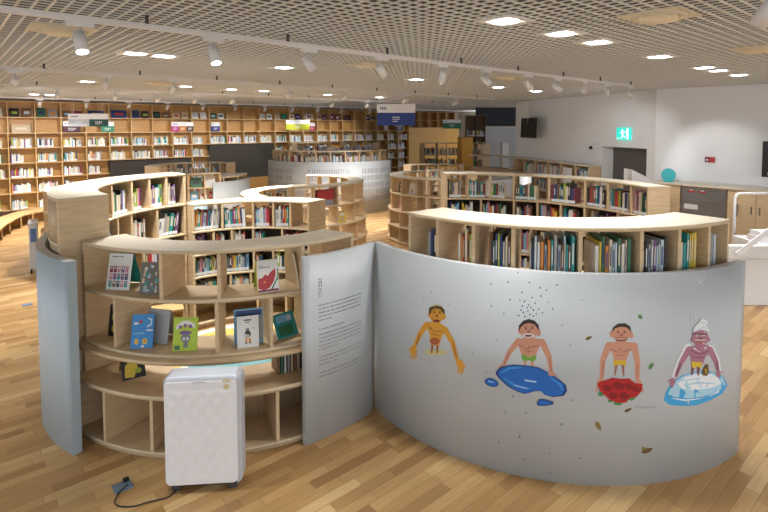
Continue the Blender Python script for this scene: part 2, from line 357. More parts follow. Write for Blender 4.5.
# right round nook
ring_shelf('curved_bookshelf', CB, 1.39, 1.80, -140.5, -54.5, [(1.767, 1.795), (1.352, 1.378), (.92, .946), (.50, .526), (.06, .086)], [[-130.6, -120.8, -111.4, -96.7, -83.0, -73.2, -63.5], [-126, -110, -97, -83, -70], [-118, -97, -76], [-118, -97, -76]],
           'front curved bookshelf of the right nook, standing just behind the painted mural wall', 'curved bookshelves', backs={})
bb = [52.6, 37.6, 27.8, 17.3, 67.4, 77.3, 86.7]
ring_shelf('curved_bookshelf', CK, 1.93, 2.215, 8.5, 96.5, [(1.785, 1.81), (1.425, 1.45), (1.035, 1.06), (.65, .676), (.27, .296), (.05, .076)], [bb, [81.0, 67.2, 57.4, 47.7, 37.6, 23.0], [75, 60, 45, 30, 18], [75, 60, 45, 30, 18], [75, 60, 45, 30, 18]],
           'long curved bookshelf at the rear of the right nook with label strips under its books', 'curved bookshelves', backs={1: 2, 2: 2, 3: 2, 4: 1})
# curved grey partitions
def partition(name, C, r0, r1, a0, a1, h, label, mside=GREY, group=None):
    b = MB(); b.sector(C, r0, r1, a0, a1, 0, h, 0, 1, step=2)
    o = b.build(name, [GREYE, mside], loc=(C[0], C[1], 0)); return tag(o, label, 'partition wall', group)
mural = partition('mural_partition', CB, 1.838, 1.89, -152.2, -52.6, 1.49, 'large curved grey partition painted with four bathing cartoon figures')
textp = partition('text_partition', CA, 1.632, 1.682, -58.4, -32.6, 1.49, 'narrow curved grey partition printed with a vertical title and paragraphs of text')
leftp = partition('blue_partition', CA, 1.712, 1.78, -240, -118.8, 1.49, 'blue-grey curved partition at the far left wrapping the tall bookshelf', BLUEG)
# print on the text partition: (angle, z) strokes on its face
def face_pt(C, R, a, z): return (C[0] + R * cos(rad(a)), C[1] + R * sin(rad(a)), z)
def printed(C, R, quads, name, m, parent, lift=.0012):
    b = MB()
    for a0, a1, z0, z1 in quads:
        b.add([face_pt(C, R + lift, a0, z0), face_pt(C, R + lift, a1, z0), face_pt(C, R + lift, a1, z1), face_pt(C, R + lift, a0, z1)], [(0, 1, 2, 3)])
    return b.build(name, [m], parent)
rng = random.Random(11)
title = []
gy = 1.278
for k in range(3):      # three stacked characters built from strokes
    z = gy - k * .050; a = -54.3
    st = [(0, .5, .040, .046), (.45, .55, .022, .046), (.95, 1.07, .018, .052), (0.2, 1.0, .0, .006), (.15, .27, -.014, .006), (.95, 1.07, -.014, .006), (0.2, 1.0, -.016, -.010)]
    if k == 1: st = [(0, .6, .042, .048), (.1, .2, .02, .044), (.4, .52, .02, .044), (.9, 1.02, .012, .052), (1.0, 1.25, .03, .036), (.25, .9, -.006, 0), (.25, .35, -.02, 0), (.8, .9, -.02, 0), (.25, .9, -.024, -.018)]
    if k == 2: st = [(.1, .22, .014, .048), (.1, .6, .014, .02), (.6, .85, .032, .038), (.95, 1.07, .01, .052), (.2, .32, -.022, .002), (.2, 1.05, -.024, -.018)]
    title += [(a + p * 1.1, a + q * 1.1, z + r_ * .6, z + s_ * .6) for p, q, r_, s_ in st]
printed(CA, 1.682, title, 'printed_title', INK, textp)
lines = []
def para(z, n, last, bold=False):
    for i in range(n):
        a = -54.1; end = -39.2 if i < n - 1 else -54.1 + 14.9 * last
        while a < end:
            w = rng.uniform(.5, 1.3); e = min(a + w, end)
            c = a
            while c < e - .1:
                lines.append((c, c + .2, z + .002, z + .012)); lines.append((c + .05, c + .26, z + .006, z + .008)) if rng.random() < .7 else None
                c += .33
            a = e + .30
        z -= .0305
    return z
para(1.086, 5, .28); para(.892, 1, .55); para(.850, 5, .42); para(.667, 3, .42); para(.540, 2, .9)
printed(CA, 1.682, lines, 'printed_text', INK, textp)

MURAL={
'golden bather':[('pale_yellow',[(-125.91,0.791),(-126.08,0.783),(-126.57,0.773),(-127.34,0.762),(-128.30,0.751),(-129.35,0.741),(-130.36,0.734),(-131.19,0.730),(-131.75,0.731),(-131.95,0.735),(-131.75,0.744),(-131.20,0.755),(-130.36,0.768),(-129.36,0.779),(-128.31,0.789),(-127.35,0.795),(-126.58,0.798),(-126.08,0.796)]),
('pale_yellow',[(-131.70,0.772),(-130.60,0.733),(-127.15,0.771),(-127.08,0.773),(-127.04,0.775),(-127.05,0.777),(-127.10,0.778),(-127.17,0.778),(-130.52,0.740),(-131.48,0.778),(-131.54,0.779),(-131.62,0.778),(-131.69,0.777),(-131.72,0.774)]),
('ochre',[(-132.24,0.968),(-134.29,0.865),(-135.63,0.755),(-135.66,0.746),(-135.47,0.740),(-135.15,0.740),(-134.81,0.746),(-134.58,0.755),(-132.96,0.858),(-130.80,0.953),(-130.65,0.968),(-130.82,0.981),(-131.26,0.985),(-131.81,0.980)]),
('ochre',[(-134.54,0.729),(-134.60,0.716),(-134.78,0.703),(-135.07,0.692),(-135.42,0.683),(-135.80,0.679),(-136.16,0.680),(-136.45,0.685),(-136.65,0.694),(-136.72,0.706),(-136.65,0.720),(-136.46,0.733),(-136.17,0.745),(-135.81,0.753),(-135.43,0.757),(-135.07,0.756),(-134.79,0.750),(-134.60,0.741)]),
('ochre',[(-136.36,0.693),(-136.71,0.643),(-136.68,0.639),(-136.56,0.637),(-136.38,0.638),(-136.22,0.642),(-136.13,0.646),(-135.79,0.696),(-135.81,0.700),(-135.93,0.702),(-136.11,0.701),(-136.27,0.698)]),
('ochre',[(-135.72,0.694),(-135.66,0.643),(-135.60,0.639),(-135.45,0.638),(-135.28,0.640),(-135.14,0.644),(-135.09,0.649),(-135.15,0.700),(-135.21,0.704),(-135.36,0.705),(-135.53,0.703),(-135.67,0.699)]),
('ochre',[(-135.07,0.709),(-134.89,0.670),(-134.83,0.668),(-134.69,0.667),(-134.54,0.669),(-134.42,0.673),(-134.39,0.677),(-134.56,0.715),(-134.63,0.718),(-134.76,0.719),(-134.92,0.717),(-135.04,0.713)]),
('ochre',[(-136.07,0.732),(-137.13,0.710),(-137.25,0.706),(-137.28,0.701),(-137.22,0.698),(-137.07,0.698),(-136.91,0.700),(-135.85,0.723),(-135.73,0.727),(-135.70,0.731),(-135.77,0.734),(-135.91,0.734)]),
('ochre',[(-127.13,0.948),(-125.02,0.868),(-123.73,0.750),(-123.59,0.744),(-123.34,0.743),(-123.08,0.747),(-122.91,0.755),(-122.89,0.763),(-123.87,0.891),(-125.79,0.982),(-126.15,0.988),(-126.63,0.986),(-127.05,0.976),(-127.24,0.961)]),
('ochre',[(-121.76,0.740),(-121.80,0.728),(-121.95,0.717),(-122.17,0.708),(-122.45,0.701),(-122.75,0.699),(-123.04,0.700),(-123.27,0.706),(-123.42,0.715),(-123.48,0.726),(-123.43,0.738),(-123.28,0.749),(-123.05,0.758),(-122.77,0.765),(-122.47,0.767),(-122.19,0.765),(-121.96,0.760),(-121.81,0.751)]),
('ochre',[(-123.06,0.714),(-123.18,0.661),(-123.14,0.657),(-123.03,0.655),(-122.88,0.656),(-122.76,0.660),(-122.70,0.664),(-122.59,0.716),(-122.62,0.721),(-122.73,0.723),(-122.88,0.722),(-123.00,0.718)]),
('ochre',[(-122.63,0.712),(-122.44,0.656),(-122.38,0.652),(-122.25,0.651),(-122.11,0.652),(-122.00,0.656),(-121.97,0.661),(-122.16,0.717),(-122.22,0.721),(-122.34,0.722),(-122.49,0.721),(-122.60,0.717)]),
('ochre',[(-122.18,0.725),(-121.91,0.684),(-121.84,0.681),(-121.73,0.680),(-121.60,0.682),(-121.51,0.686),(-121.49,0.690),(-121.76,0.731),(-121.82,0.734),(-121.94,0.734),(-122.07,0.733),(-122.16,0.729)]),
('ochre',[(-122.28,0.734),(-121.43,0.711),(-121.33,0.710),(-121.21,0.711),(-121.12,0.714),(-121.10,0.718),(-121.14,0.721),(-122.00,0.745),(-122.10,0.746),(-122.22,0.744),(-122.31,0.741),(-122.33,0.737)]),
('ochre_dark',[(-130.12,0.818),(-130.21,0.753),(-130.18,0.750),(-130.09,0.748),(-129.97,0.749),(-129.86,0.752),(-129.81,0.755),(-129.43,0.822),(-129.47,0.828),(-129.63,0.830),(-129.84,0.829),(-130.03,0.824)]),
('ochre_dark',[(-128.65,0.831),(-128.68,0.764),(-128.65,0.761),(-128.56,0.760),(-128.44,0.761),(-128.34,0.763),(-128.30,0.767),(-127.98,0.835),(-128.02,0.841),(-128.18,0.843),(-128.39,0.842),(-128.57,0.837)]),
('ochre',[(-131.88,0.976),(-129.85,0.997),(-127.21,1.000),(-126.04,0.982),(-126.17,0.940),(-127.09,0.915),(-127.74,0.855),(-128.12,0.825),(-129.87,0.812),(-130.58,0.838),(-130.48,0.880),(-131.00,0.920),(-132.24,0.937)]),
('rust',[(-127.74,0.863),(-127.82,0.853),(-128.05,0.843),(-128.41,0.833),(-128.85,0.826),(-129.32,0.822),(-129.77,0.821),(-130.14,0.824),(-130.39,0.830),(-130.48,0.839),(-130.39,0.849),(-130.15,0.860),(-129.78,0.869),(-129.33,0.876),(-128.86,0.880),(-128.42,0.881),(-128.06,0.878),(-127.82,0.872)]),
('ochre_dark',[(-130.66,0.937),(-129.13,0.922),(-127.18,0.942),(-127.12,0.943),(-127.08,0.946),(-127.09,0.948),(-127.13,0.949),(-127.20,0.949),(-129.07,0.929),(-130.53,0.944),(-130.60,0.944),(-130.67,0.943),(-130.72,0.940),(-130.71,0.938)]),
('ochre_dark',[(-129.86,0.897),(-127.92,0.900),(-127.86,0.900),(-127.81,0.902),(-127.80,0.904),(-127.82,0.905),(-127.87,0.906),(-129.81,0.903),(-129.87,0.902),(-129.92,0.901),(-129.94,0.899),(-129.91,0.897)]),
('ochre_dark',[(-131.03,0.957),(-130.17,0.940),(-130.11,0.939),(-130.05,0.940),(-130.01,0.941),(-129.99,0.943),(-130.02,0.945),(-130.88,0.962),(-130.93,0.963),(-131.00,0.962),(-131.04,0.960),(-131.05,0.959)]),
('ochre_dark',[(-133.75,0.861),(-134.68,0.771),(-134.67,0.769),(-134.62,0.768),(-134.54,0.768),(-134.46,0.770),(-134.41,0.772),(-133.49,0.862),(-133.49,0.864),(-133.54,0.865),(-133.62,0.865),(-133.70,0.864)]),
('ochre_dark',[(-124.46,0.876),(-123.55,0.771),(-123.52,0.770),(-123.45,0.770),(-123.39,0.771),(-123.35,0.772),(-123.34,0.775),(-124.25,0.879),(-124.28,0.880),(-124.35,0.881),(-124.41,0.880),(-124.46,0.878)]),
('ochre',[(-129.61,1.001),(-129.60,0.971),(-129.41,0.956),(-128.92,0.950),(-128.33,0.955),(-127.85,0.969),(-127.67,0.987),(-127.68,1.017),(-127.86,1.031),(-128.34,1.037),(-128.94,1.033),(-129.42,1.019)]),
('ochre',[(-130.16,1.049),(-130.19,1.042),(-130.27,1.035),(-130.38,1.030),(-130.53,1.026),(-130.69,1.025),(-130.84,1.026),(-130.96,1.030),(-131.04,1.035),(-131.07,1.042),(-131.04,1.049),(-130.96,1.056),(-130.84,1.062),(-130.70,1.065),(-130.54,1.067),(-130.39,1.065),(-130.27,1.062),(-130.19,1.056)]),
('ochre',[(-126.20,1.066),(-126.23,1.058),(-126.30,1.051),(-126.43,1.045),(-126.58,1.042),(-126.74,1.040),(-126.89,1.042),(-127.01,1.046),(-127.10,1.052),(-127.12,1.059),(-127.10,1.067),(-127.02,1.074),(-126.90,1.079),(-126.75,1.083),(-126.59,1.084),(-126.43,1.083),(-126.31,1.079),(-126.23,1.073)]),
('ochre',[(-126.57,1.082),(-126.69,1.058),(-127.03,1.035),(-127.56,1.016),(-128.23,1.002),(-128.94,0.997),(-129.63,0.999),(-130.20,1.010),(-130.58,1.028),(-130.71,1.050),(-130.59,1.075),(-130.22,1.099),(-129.65,1.118),(-128.97,1.131),(-128.25,1.137),(-127.59,1.133),(-127.05,1.122),(-126.70,1.104)]),
('brown_hair',[(-130.82,1.050),(-130.82,1.095),(-130.03,1.119),(-128.66,1.138),(-127.33,1.136),(-126.53,1.115),(-126.48,1.080),(-127.04,1.092),(-127.60,1.110),(-128.90,1.109),(-129.92,1.090),(-130.41,1.050)]),
('pale_yellow',[(-129.84,1.117),(-128.66,1.133),(-127.45,1.134),(-127.37,1.135),(-127.30,1.137),(-127.28,1.140),(-127.32,1.142),(-127.39,1.142),(-128.66,1.142),(-129.91,1.124),(-129.99,1.122),(-130.03,1.120),(-130.00,1.117),(-129.93,1.116)]),
('ink',[(-129.03,1.077),(-129.05,1.075),(-129.10,1.073),(-129.18,1.071),(-129.28,1.070),(-129.38,1.069),(-129.47,1.069),(-129.55,1.070),(-129.60,1.071),(-129.62,1.073),(-129.60,1.075),(-129.55,1.077),(-129.47,1.079),(-129.38,1.080),(-129.28,1.081),(-129.18,1.081),(-129.10,1.080),(-129.05,1.079)]),
('ink',[(-127.51,1.086),(-127.52,1.084),(-127.57,1.082),(-127.65,1.080),(-127.74,1.079),(-127.84,1.078),(-127.93,1.078),(-128.01,1.079),(-128.06,1.080),(-128.07,1.082),(-128.06,1.084),(-128.01,1.086),(-127.93,1.088),(-127.84,1.089),(-127.74,1.090),(-127.65,1.090),(-127.57,1.089),(-127.52,1.088)]),
('ochre_dark',[(-129.72,1.080),(-128.94,1.086),(-128.88,1.087),(-128.85,1.089),(-128.85,1.091),(-128.88,1.092),(-128.94,1.092),(-129.72,1.086),(-129.78,1.085),(-129.82,1.083),(-129.82,1.081),(-129.78,1.080)]),
('ochre_dark',[(-128.18,1.091),(-127.42,1.093),(-127.37,1.094),(-127.33,1.096),(-127.32,1.097),(-127.35,1.099),(-127.40,1.099),(-128.16,1.096),(-128.22,1.095),(-128.26,1.094),(-128.26,1.092),(-128.24,1.091)]),
('ochre_dark',[(-128.12,1.057),(-128.14,1.053),(-128.21,1.049),(-128.33,1.046),(-128.47,1.043),(-128.62,1.042),(-128.76,1.042),(-128.88,1.044),(-128.95,1.047),(-128.98,1.050),(-128.96,1.054),(-128.88,1.058),(-128.76,1.061),(-128.62,1.064),(-128.47,1.065),(-128.33,1.065),(-128.22,1.063),(-128.14,1.060)]),
('maroon',[(-127.78,1.021),(-127.83,1.017),(-127.98,1.013),(-128.23,1.008),(-128.52,1.005),(-128.84,1.002),(-129.14,1.001),(-129.39,1.002),(-129.55,1.004),(-129.61,1.007),(-129.55,1.011),(-129.39,1.016),(-129.15,1.020),(-128.84,1.024),(-128.53,1.026),(-128.23,1.027),(-127.99,1.027),(-127.83,1.025)]),
('ochre_dark',[(-129.95,1.025),(-129.60,1.007),(-129.56,1.006),(-129.50,1.006),(-129.44,1.008),(-129.41,1.009),(-129.42,1.011),(-129.77,1.029),(-129.81,1.030),(-129.87,1.030),(-129.93,1.028),(-129.96,1.027)])],
'pool bather':[('pink_skin',[(-110.19,0.995),(-111.96,0.902),(-112.98,0.799),(-113.00,0.791),(-112.88,0.785),(-112.66,0.783),(-112.43,0.786),(-112.28,0.793),(-111.04,0.888),(-109.12,0.970),(-108.96,0.984),(-109.07,0.998),(-109.40,1.006),(-109.83,1.005)]),
('pink_skin',[(-112.08,0.788),(-112.13,0.783),(-112.26,0.779),(-112.46,0.775),(-112.70,0.772),(-112.96,0.770),(-113.21,0.770),(-113.41,0.772),(-113.54,0.775),(-113.59,0.779),(-113.55,0.783),(-113.42,0.788),(-113.22,0.792),(-112.97,0.795),(-112.71,0.797),(-112.46,0.797),(-112.26,0.795),(-112.13,0.792)]),
('pink_skin',[(-113.19,0.790),(-113.94,0.775),(-114.01,0.773),(-114.03,0.770),(-114.00,0.767),(-113.92,0.766),(-113.83,0.767),(-113.08,0.782),(-113.01,0.784),(-112.98,0.787),(-113.02,0.790),(-113.09,0.791)]),
('pink_skin',[(-105.38,0.986),(-103.81,0.889),(-103.21,0.787),(-103.11,0.780),(-102.92,0.777),(-102.70,0.779),(-102.54,0.785),(-102.51,0.792),(-102.80,0.904),(-104.17,1.011),(-104.46,1.020),(-104.87,1.022),(-105.24,1.014),(-105.44,1.001)]),
('pink_skin',[(-108.54,0.853),(-108.37,0.816),(-108.32,0.812),(-108.22,0.810),(-108.09,0.811),(-108.00,0.815),(-107.96,0.819),(-107.90,0.857),(-107.97,0.864),(-108.14,0.867),(-108.34,0.865),(-108.49,0.860)]),
('pink_skin',[(-107.02,0.861),(-106.88,0.812),(-106.84,0.808),(-106.73,0.806),(-106.61,0.807),(-106.51,0.810),(-106.48,0.814),(-106.38,0.864),(-106.44,0.870),(-106.60,0.873),(-106.80,0.873),(-106.96,0.868)]),
('pink_skin',[(-110.11,0.997),(-108.49,1.009),(-106.29,1.018),(-104.51,1.018),(-104.22,0.988),(-105.23,0.965),(-105.96,0.903),(-105.99,0.884),(-108.87,0.871),(-109.05,0.906),(-109.72,0.951)]),
('trunk_green',[(-108.92,0.887),(-105.96,0.898),(-105.87,0.876),(-106.53,0.850),(-107.42,0.858),(-108.14,0.846),(-108.87,0.859)]),
('pink_dark',[(-109.52,0.955),(-108.07,0.936),(-106.96,0.949),(-105.45,0.966),(-105.40,0.968),(-105.37,0.970),(-105.39,0.972),(-105.43,0.973),(-105.49,0.973),(-107.00,0.956),(-108.04,0.943),(-109.43,0.961),(-109.50,0.961),(-109.55,0.960),(-109.58,0.958),(-109.57,0.956)]),
('pink_dark',[(-108.34,0.922),(-106.66,0.920),(-106.61,0.920),(-106.57,0.922),(-106.57,0.924),(-106.59,0.925),(-106.63,0.926),(-108.32,0.928),(-108.37,0.928),(-108.40,0.926),(-108.41,0.924),(-108.39,0.923)]),
('pink_dark',[(-107.62,0.992),(-107.58,0.901),(-107.56,0.899),(-107.53,0.899),(-107.50,0.899),(-107.47,0.900),(-107.46,0.901),(-107.50,0.992),(-107.51,0.993),(-107.54,0.994),(-107.58,0.994),(-107.61,0.993)]),
('pink_dark',[(-111.58,0.892),(-112.54,0.805),(-112.55,0.803),(-112.52,0.802),(-112.47,0.801),(-112.42,0.802),(-112.39,0.804),(-111.42,0.890),(-111.42,0.892),(-111.45,0.893),(-111.50,0.894),(-111.55,0.893)]),
('pink_dark',[(-103.30,0.889),(-102.94,0.800),(-102.92,0.799),(-102.88,0.798),(-102.83,0.798),(-102.79,0.800),(-102.78,0.801),(-103.14,0.891),(-103.17,0.892),(-103.21,0.893),(-103.26,0.892),(-103.29,0.891)]),
('pink_skin',[(-108.45,1.016),(-108.44,0.995),(-108.25,0.976),(-107.76,0.966),(-107.17,0.969),(-106.70,0.983),(-106.52,1.003),(-106.53,1.024),(-106.72,1.043),(-107.21,1.053),(-107.80,1.051),(-108.27,1.037)]),
('pink_skin',[(-109.04,1.063),(-109.05,1.055),(-109.11,1.048),(-109.21,1.042),(-109.33,1.039),(-109.45,1.039),(-109.57,1.041),(-109.67,1.046),(-109.74,1.052),(-109.76,1.060),(-109.75,1.067),(-109.68,1.074),(-109.59,1.080),(-109.47,1.083),(-109.35,1.083),(-109.23,1.081),(-109.13,1.077),(-109.06,1.070)]),
('pink_skin',[(-105.08,1.064),(-105.10,1.055),(-105.17,1.046),(-105.27,1.040),(-105.40,1.036),(-105.53,1.035),(-105.66,1.038),(-105.77,1.044),(-105.84,1.052),(-105.87,1.061),(-105.85,1.071),(-105.79,1.080),(-105.69,1.086),(-105.56,1.090),(-105.42,1.091),(-105.29,1.088),(-105.18,1.082),(-105.11,1.074)]),
('pink_skin',[(-105.64,1.080),(-105.74,1.057),(-106.06,1.036),(-106.55,1.019),(-107.16,1.009),(-107.81,1.006),(-108.43,1.011),(-108.94,1.024),(-109.28,1.043),(-109.40,1.065),(-109.30,1.089),(-108.98,1.111),(-108.48,1.128),(-107.87,1.138),(-107.21,1.140),(-106.60,1.135),(-106.10,1.122),(-105.77,1.103)]),
('black_hair',[(-109.52,1.056),(-109.58,1.098),(-108.66,1.136),(-107.55,1.153),(-106.35,1.145),(-105.54,1.117),(-105.40,1.078),(-105.85,1.096),(-106.33,1.117),(-107.33,1.124),(-108.33,1.115),(-109.05,1.092)]),
('ink',[(-107.88,1.086),(-107.89,1.084),(-107.93,1.082),(-108.00,1.081),(-108.07,1.079),(-108.16,1.079),(-108.24,1.079),(-108.30,1.081),(-108.34,1.082),(-108.36,1.084),(-108.35,1.086),(-108.30,1.088),(-108.24,1.089),(-108.16,1.090),(-108.08,1.091),(-108.00,1.090),(-107.94,1.089),(-107.89,1.088)]),
('ink',[(-106.64,1.091),(-106.65,1.089),(-106.70,1.087),(-106.76,1.085),(-106.84,1.084),(-106.92,1.084),(-107.00,1.084),(-107.06,1.085),(-107.10,1.087),(-107.12,1.089),(-107.11,1.091),(-107.06,1.093),(-107.00,1.094),(-106.92,1.095),(-106.84,1.095),(-106.76,1.095),(-106.70,1.094),(-106.66,1.093)]),
('pink_dark',[(-107.15,1.066),(-107.17,1.062),(-107.23,1.059),(-107.32,1.056),(-107.44,1.054),(-107.57,1.054),(-107.68,1.054),(-107.78,1.057),(-107.84,1.060),(-107.87,1.063),(-107.85,1.067),(-107.79,1.071),(-107.69,1.074),(-107.58,1.076),(-107.45,1.076),(-107.33,1.075),(-107.24,1.073),(-107.17,1.070)]),
('mural_white',[(-106.30,1.039),(-106.37,1.033),(-106.59,1.027),(-106.93,1.022),(-107.34,1.018),(-107.79,1.016),(-108.21,1.017),(-108.55,1.019),(-108.78,1.023),(-108.86,1.028),(-108.78,1.034),(-108.56,1.040),(-108.22,1.046),(-107.80,1.050),(-107.36,1.051),(-106.94,1.051),(-106.60,1.048),(-106.38,1.044)]),
('maroon',[(-106.78,1.036),(-106.82,1.033),(-106.96,1.030),(-107.17,1.027),(-107.43,1.025),(-107.71,1.024),(-107.97,1.024),(-108.19,1.024),(-108.33,1.026),(-108.38,1.029),(-108.33,1.032),(-108.19,1.035),(-107.98,1.038),(-107.72,1.040),(-107.44,1.041),(-107.18,1.041),(-106.96,1.040),(-106.82,1.038)]),
('pink_dark',[(-108.56,1.094),(-107.83,1.100),(-107.79,1.101),(-107.77,1.103),(-107.77,1.104),(-107.81,1.105),(-107.85,1.105),(-108.58,1.100),(-108.62,1.099),(-108.64,1.097),(-108.64,1.095),(-108.60,1.094)]),
('pink_dark',[(-107.22,1.102),(-106.50,1.101),(-106.45,1.101),(-106.42,1.103),(-106.41,1.104),(-106.43,1.106),(-106.48,1.107),(-107.19,1.108),(-107.24,1.108),(-107.28,1.106),(-107.28,1.105),(-107.26,1.103)]),
('navy_blue',[(-114.17,0.743),(-113.13,0.782),(-110.64,0.810),(-107.80,0.818),(-105.40,0.815),(-103.41,0.787),(-101.42,0.750),(-99.82,0.709),(-99.57,0.669),(-100.25,0.631),(-102.45,0.614),(-104.12,0.625),(-105.00,0.649),(-106.12,0.640),(-108.12,0.610),(-109.75,0.619),(-111.82,0.646),(-113.60,0.690),(-114.38,0.720)]),
('pool_blue',[(-113.65,0.742),(-112.69,0.777),(-110.38,0.804),(-107.74,0.811),(-105.51,0.808),(-103.65,0.783),(-101.80,0.748),(-100.32,0.710),(-100.08,0.673),(-100.72,0.637),(-102.77,0.621),(-104.32,0.631),(-105.14,0.654),(-106.18,0.645),(-108.03,0.617),(-109.55,0.626),(-111.48,0.652),(-113.12,0.692),(-113.84,0.721)]),
('bright_blue',[(-113.05,0.733),(-111.39,0.771),(-108.80,0.794),(-108.74,0.795),(-108.71,0.797),(-108.71,0.799),(-108.75,0.801),(-108.81,0.801),(-111.53,0.789),(-113.18,0.739),(-113.23,0.737),(-113.23,0.734),(-113.19,0.732),(-113.12,0.732)]),
('bright_blue',[(-112.73,0.700),(-110.26,0.652),(-106.94,0.651),(-106.89,0.652),(-106.86,0.653),(-106.85,0.655),(-106.87,0.656),(-106.91,0.657),(-110.08,0.669),(-112.63,0.705),(-112.68,0.706),(-112.73,0.705),(-112.76,0.703),(-112.76,0.701)]),
('bright_blue',[(-103.04,0.749),(-101.15,0.704),(-100.66,0.668),(-100.63,0.666),(-100.59,0.666),(-100.54,0.667),(-100.51,0.668),(-100.52,0.670),(-100.86,0.715),(-102.95,0.754),(-103.00,0.754),(-103.04,0.753),(-103.07,0.752),(-103.07,0.750)]),
('sky_tint',[(-108.10,0.704),(-105.97,0.703),(-105.86,0.704),(-105.79,0.708),(-105.77,0.712),(-105.83,0.715),(-105.93,0.716),(-108.05,0.717),(-108.16,0.716),(-108.24,0.713),(-108.26,0.709),(-108.20,0.705)]),
('sky_tint',[(-110.20,0.658),(-107.75,0.649),(-107.69,0.650),(-107.64,0.651),(-107.63,0.654),(-107.65,0.656),(-107.71,0.656),(-110.15,0.666),(-110.21,0.665),(-110.26,0.664),(-110.28,0.661),(-110.25,0.659)]),
('navy_blue',[(-113.72,0.646),(-113.89,0.636),(-114.21,0.627),(-114.66,0.621),(-115.17,0.619),(-115.70,0.619),(-116.16,0.624),(-116.52,0.631),(-116.71,0.641),(-116.73,0.652),(-116.56,0.663),(-116.22,0.671),(-115.77,0.678),(-115.25,0.681),(-114.73,0.679),(-114.27,0.675),(-113.93,0.667),(-113.74,0.657)]),
('pool_blue',[(-113.97,0.648),(-114.10,0.641),(-114.37,0.634),(-114.74,0.629),(-115.16,0.627),(-115.60,0.628),(-115.99,0.631),(-116.29,0.637),(-116.46,0.645),(-116.47,0.653),(-116.34,0.661),(-116.07,0.668),(-115.69,0.673),(-115.26,0.675),(-114.83,0.674),(-114.44,0.670),(-114.15,0.664),(-113.99,0.657)]),
('sky_tint',[(-115.93,0.652),(-114.81,0.652),(-114.74,0.652),(-114.69,0.654),(-114.68,0.656),(-114.70,0.658),(-114.76,0.659),(-115.88,0.660),(-115.95,0.659),(-116.00,0.657),(-116.02,0.655),(-115.99,0.653)]),
('navy_blue',[(-105.68,0.553),(-105.21,0.588),(-104.10,0.593),(-102.20,0.580),(-102.35,0.562),(-104.08,0.544),(-105.35,0.540)]),
('pool_blue',[(-105.32,0.558),(-105.01,0.580),(-104.10,0.584),(-102.67,0.575),(-102.74,0.566),(-104.08,0.552),(-105.20,0.550)]),
('pink_skin',[(-102.10,0.781),(-102.14,0.777),(-102.26,0.772),(-102.43,0.769),(-102.65,0.767),(-102.88,0.766),(-103.10,0.767),(-103.28,0.769),(-103.40,0.772),(-103.44,0.776),(-103.40,0.781),(-103.29,0.785),(-103.11,0.788),(-102.89,0.791),(-102.66,0.791),(-102.44,0.791),(-102.26,0.788),(-102.15,0.785)]),
('pink_skin',[(-102.68,0.775),(-101.96,0.763),(-101.88,0.763),(-101.80,0.764),(-101.76,0.767),(-101.78,0.770),(-101.84,0.772),(-102.55,0.784),(-102.63,0.784),(-102.71,0.782),(-102.75,0.780),(-102.74,0.777)])],
'rose bather':[('pink_skin',[(-91.97,1.011),(-93.01,0.904),(-93.08,0.763),(-93.01,0.755),(-92.81,0.749),(-92.55,0.749),(-92.33,0.753),(-92.24,0.762),(-91.89,0.896),(-90.62,0.993),(-90.59,1.008),(-90.84,1.021),(-91.26,1.027),(-91.69,1.023)]),
('pink_skin',[(-92.41,0.741),(-92.45,0.733),(-92.55,0.727),(-92.71,0.722),(-92.90,0.719),(-93.11,0.719),(-93.31,0.722),(-93.48,0.726),(-93.59,0.732),(-93.63,0.739),(-93.60,0.747),(-93.50,0.753),(-93.34,0.758),(-93.14,0.760),(-92.93,0.761),(-92.73,0.758),(-92.57,0.754),(-92.46,0.748)]),
('pink_skin',[(-93.48,0.728),(-93.90,0.680),(-93.90,0.677),(-93.84,0.674),(-93.74,0.673),(-93.64,0.674),(-93.58,0.677),(-93.15,0.725),(-93.16,0.729),(-93.22,0.731),(-93.32,0.733),(-93.42,0.731)]),
('pink_skin',[(-86.72,0.993),(-85.75,0.873),(-85.58,0.754),(-85.49,0.746),(-85.27,0.740),(-84.99,0.740),(-84.77,0.744),(-84.68,0.753),(-84.54,0.875),(-85.23,1.000),(-85.47,1.014),(-85.91,1.021),(-86.36,1.019),(-86.68,1.008)]),
('pink_skin',[(-84.14,0.736),(-84.17,0.730),(-84.28,0.725),(-84.45,0.721),(-84.66,0.719),(-84.89,0.719),(-85.11,0.722),(-85.28,0.726),(-85.40,0.732),(-85.44,0.738),(-85.41,0.745),(-85.30,0.750),(-85.13,0.754),(-84.92,0.756),(-84.69,0.755),(-84.48,0.753),(-84.30,0.748),(-84.18,0.743)]),
('pink_skin',[(-84.62,0.722),(-83.92,0.668),(-83.84,0.665),(-83.73,0.664),(-83.62,0.665),(-83.57,0.668),(-83.58,0.672),(-84.28,0.726),(-84.36,0.729),(-84.47,0.730),(-84.58,0.728),(-84.63,0.725)]),
('pink_dark',[(-89.97,0.870),(-90.07,0.794),(-90.05,0.791),(-89.98,0.789),(-89.89,0.788),(-89.80,0.790),(-89.76,0.793),(-89.35,0.867),(-89.39,0.873),(-89.53,0.878),(-89.72,0.878),(-89.89,0.875)]),
('pink_dark',[(-88.65,0.867),(-88.24,0.789),(-88.20,0.786),(-88.11,0.784),(-88.01,0.784),(-87.94,0.786),(-87.92,0.790),(-88.02,0.869),(-88.10,0.875),(-88.27,0.878),(-88.46,0.877),(-88.61,0.873)]),
('pink_skin',[(-91.58,1.018),(-90.24,1.025),(-87.31,1.024),(-85.67,1.012),(-85.80,0.974),(-86.98,0.957),(-87.54,0.905),(-87.79,0.872),(-90.13,0.872),(-90.23,0.906),(-90.73,0.959),(-91.97,0.981)]),
('trunk_yellow',[(-90.38,0.899),(-87.65,0.895),(-87.73,0.853),(-88.49,0.867),(-88.96,0.862),(-89.50,0.867),(-90.19,0.854)]),
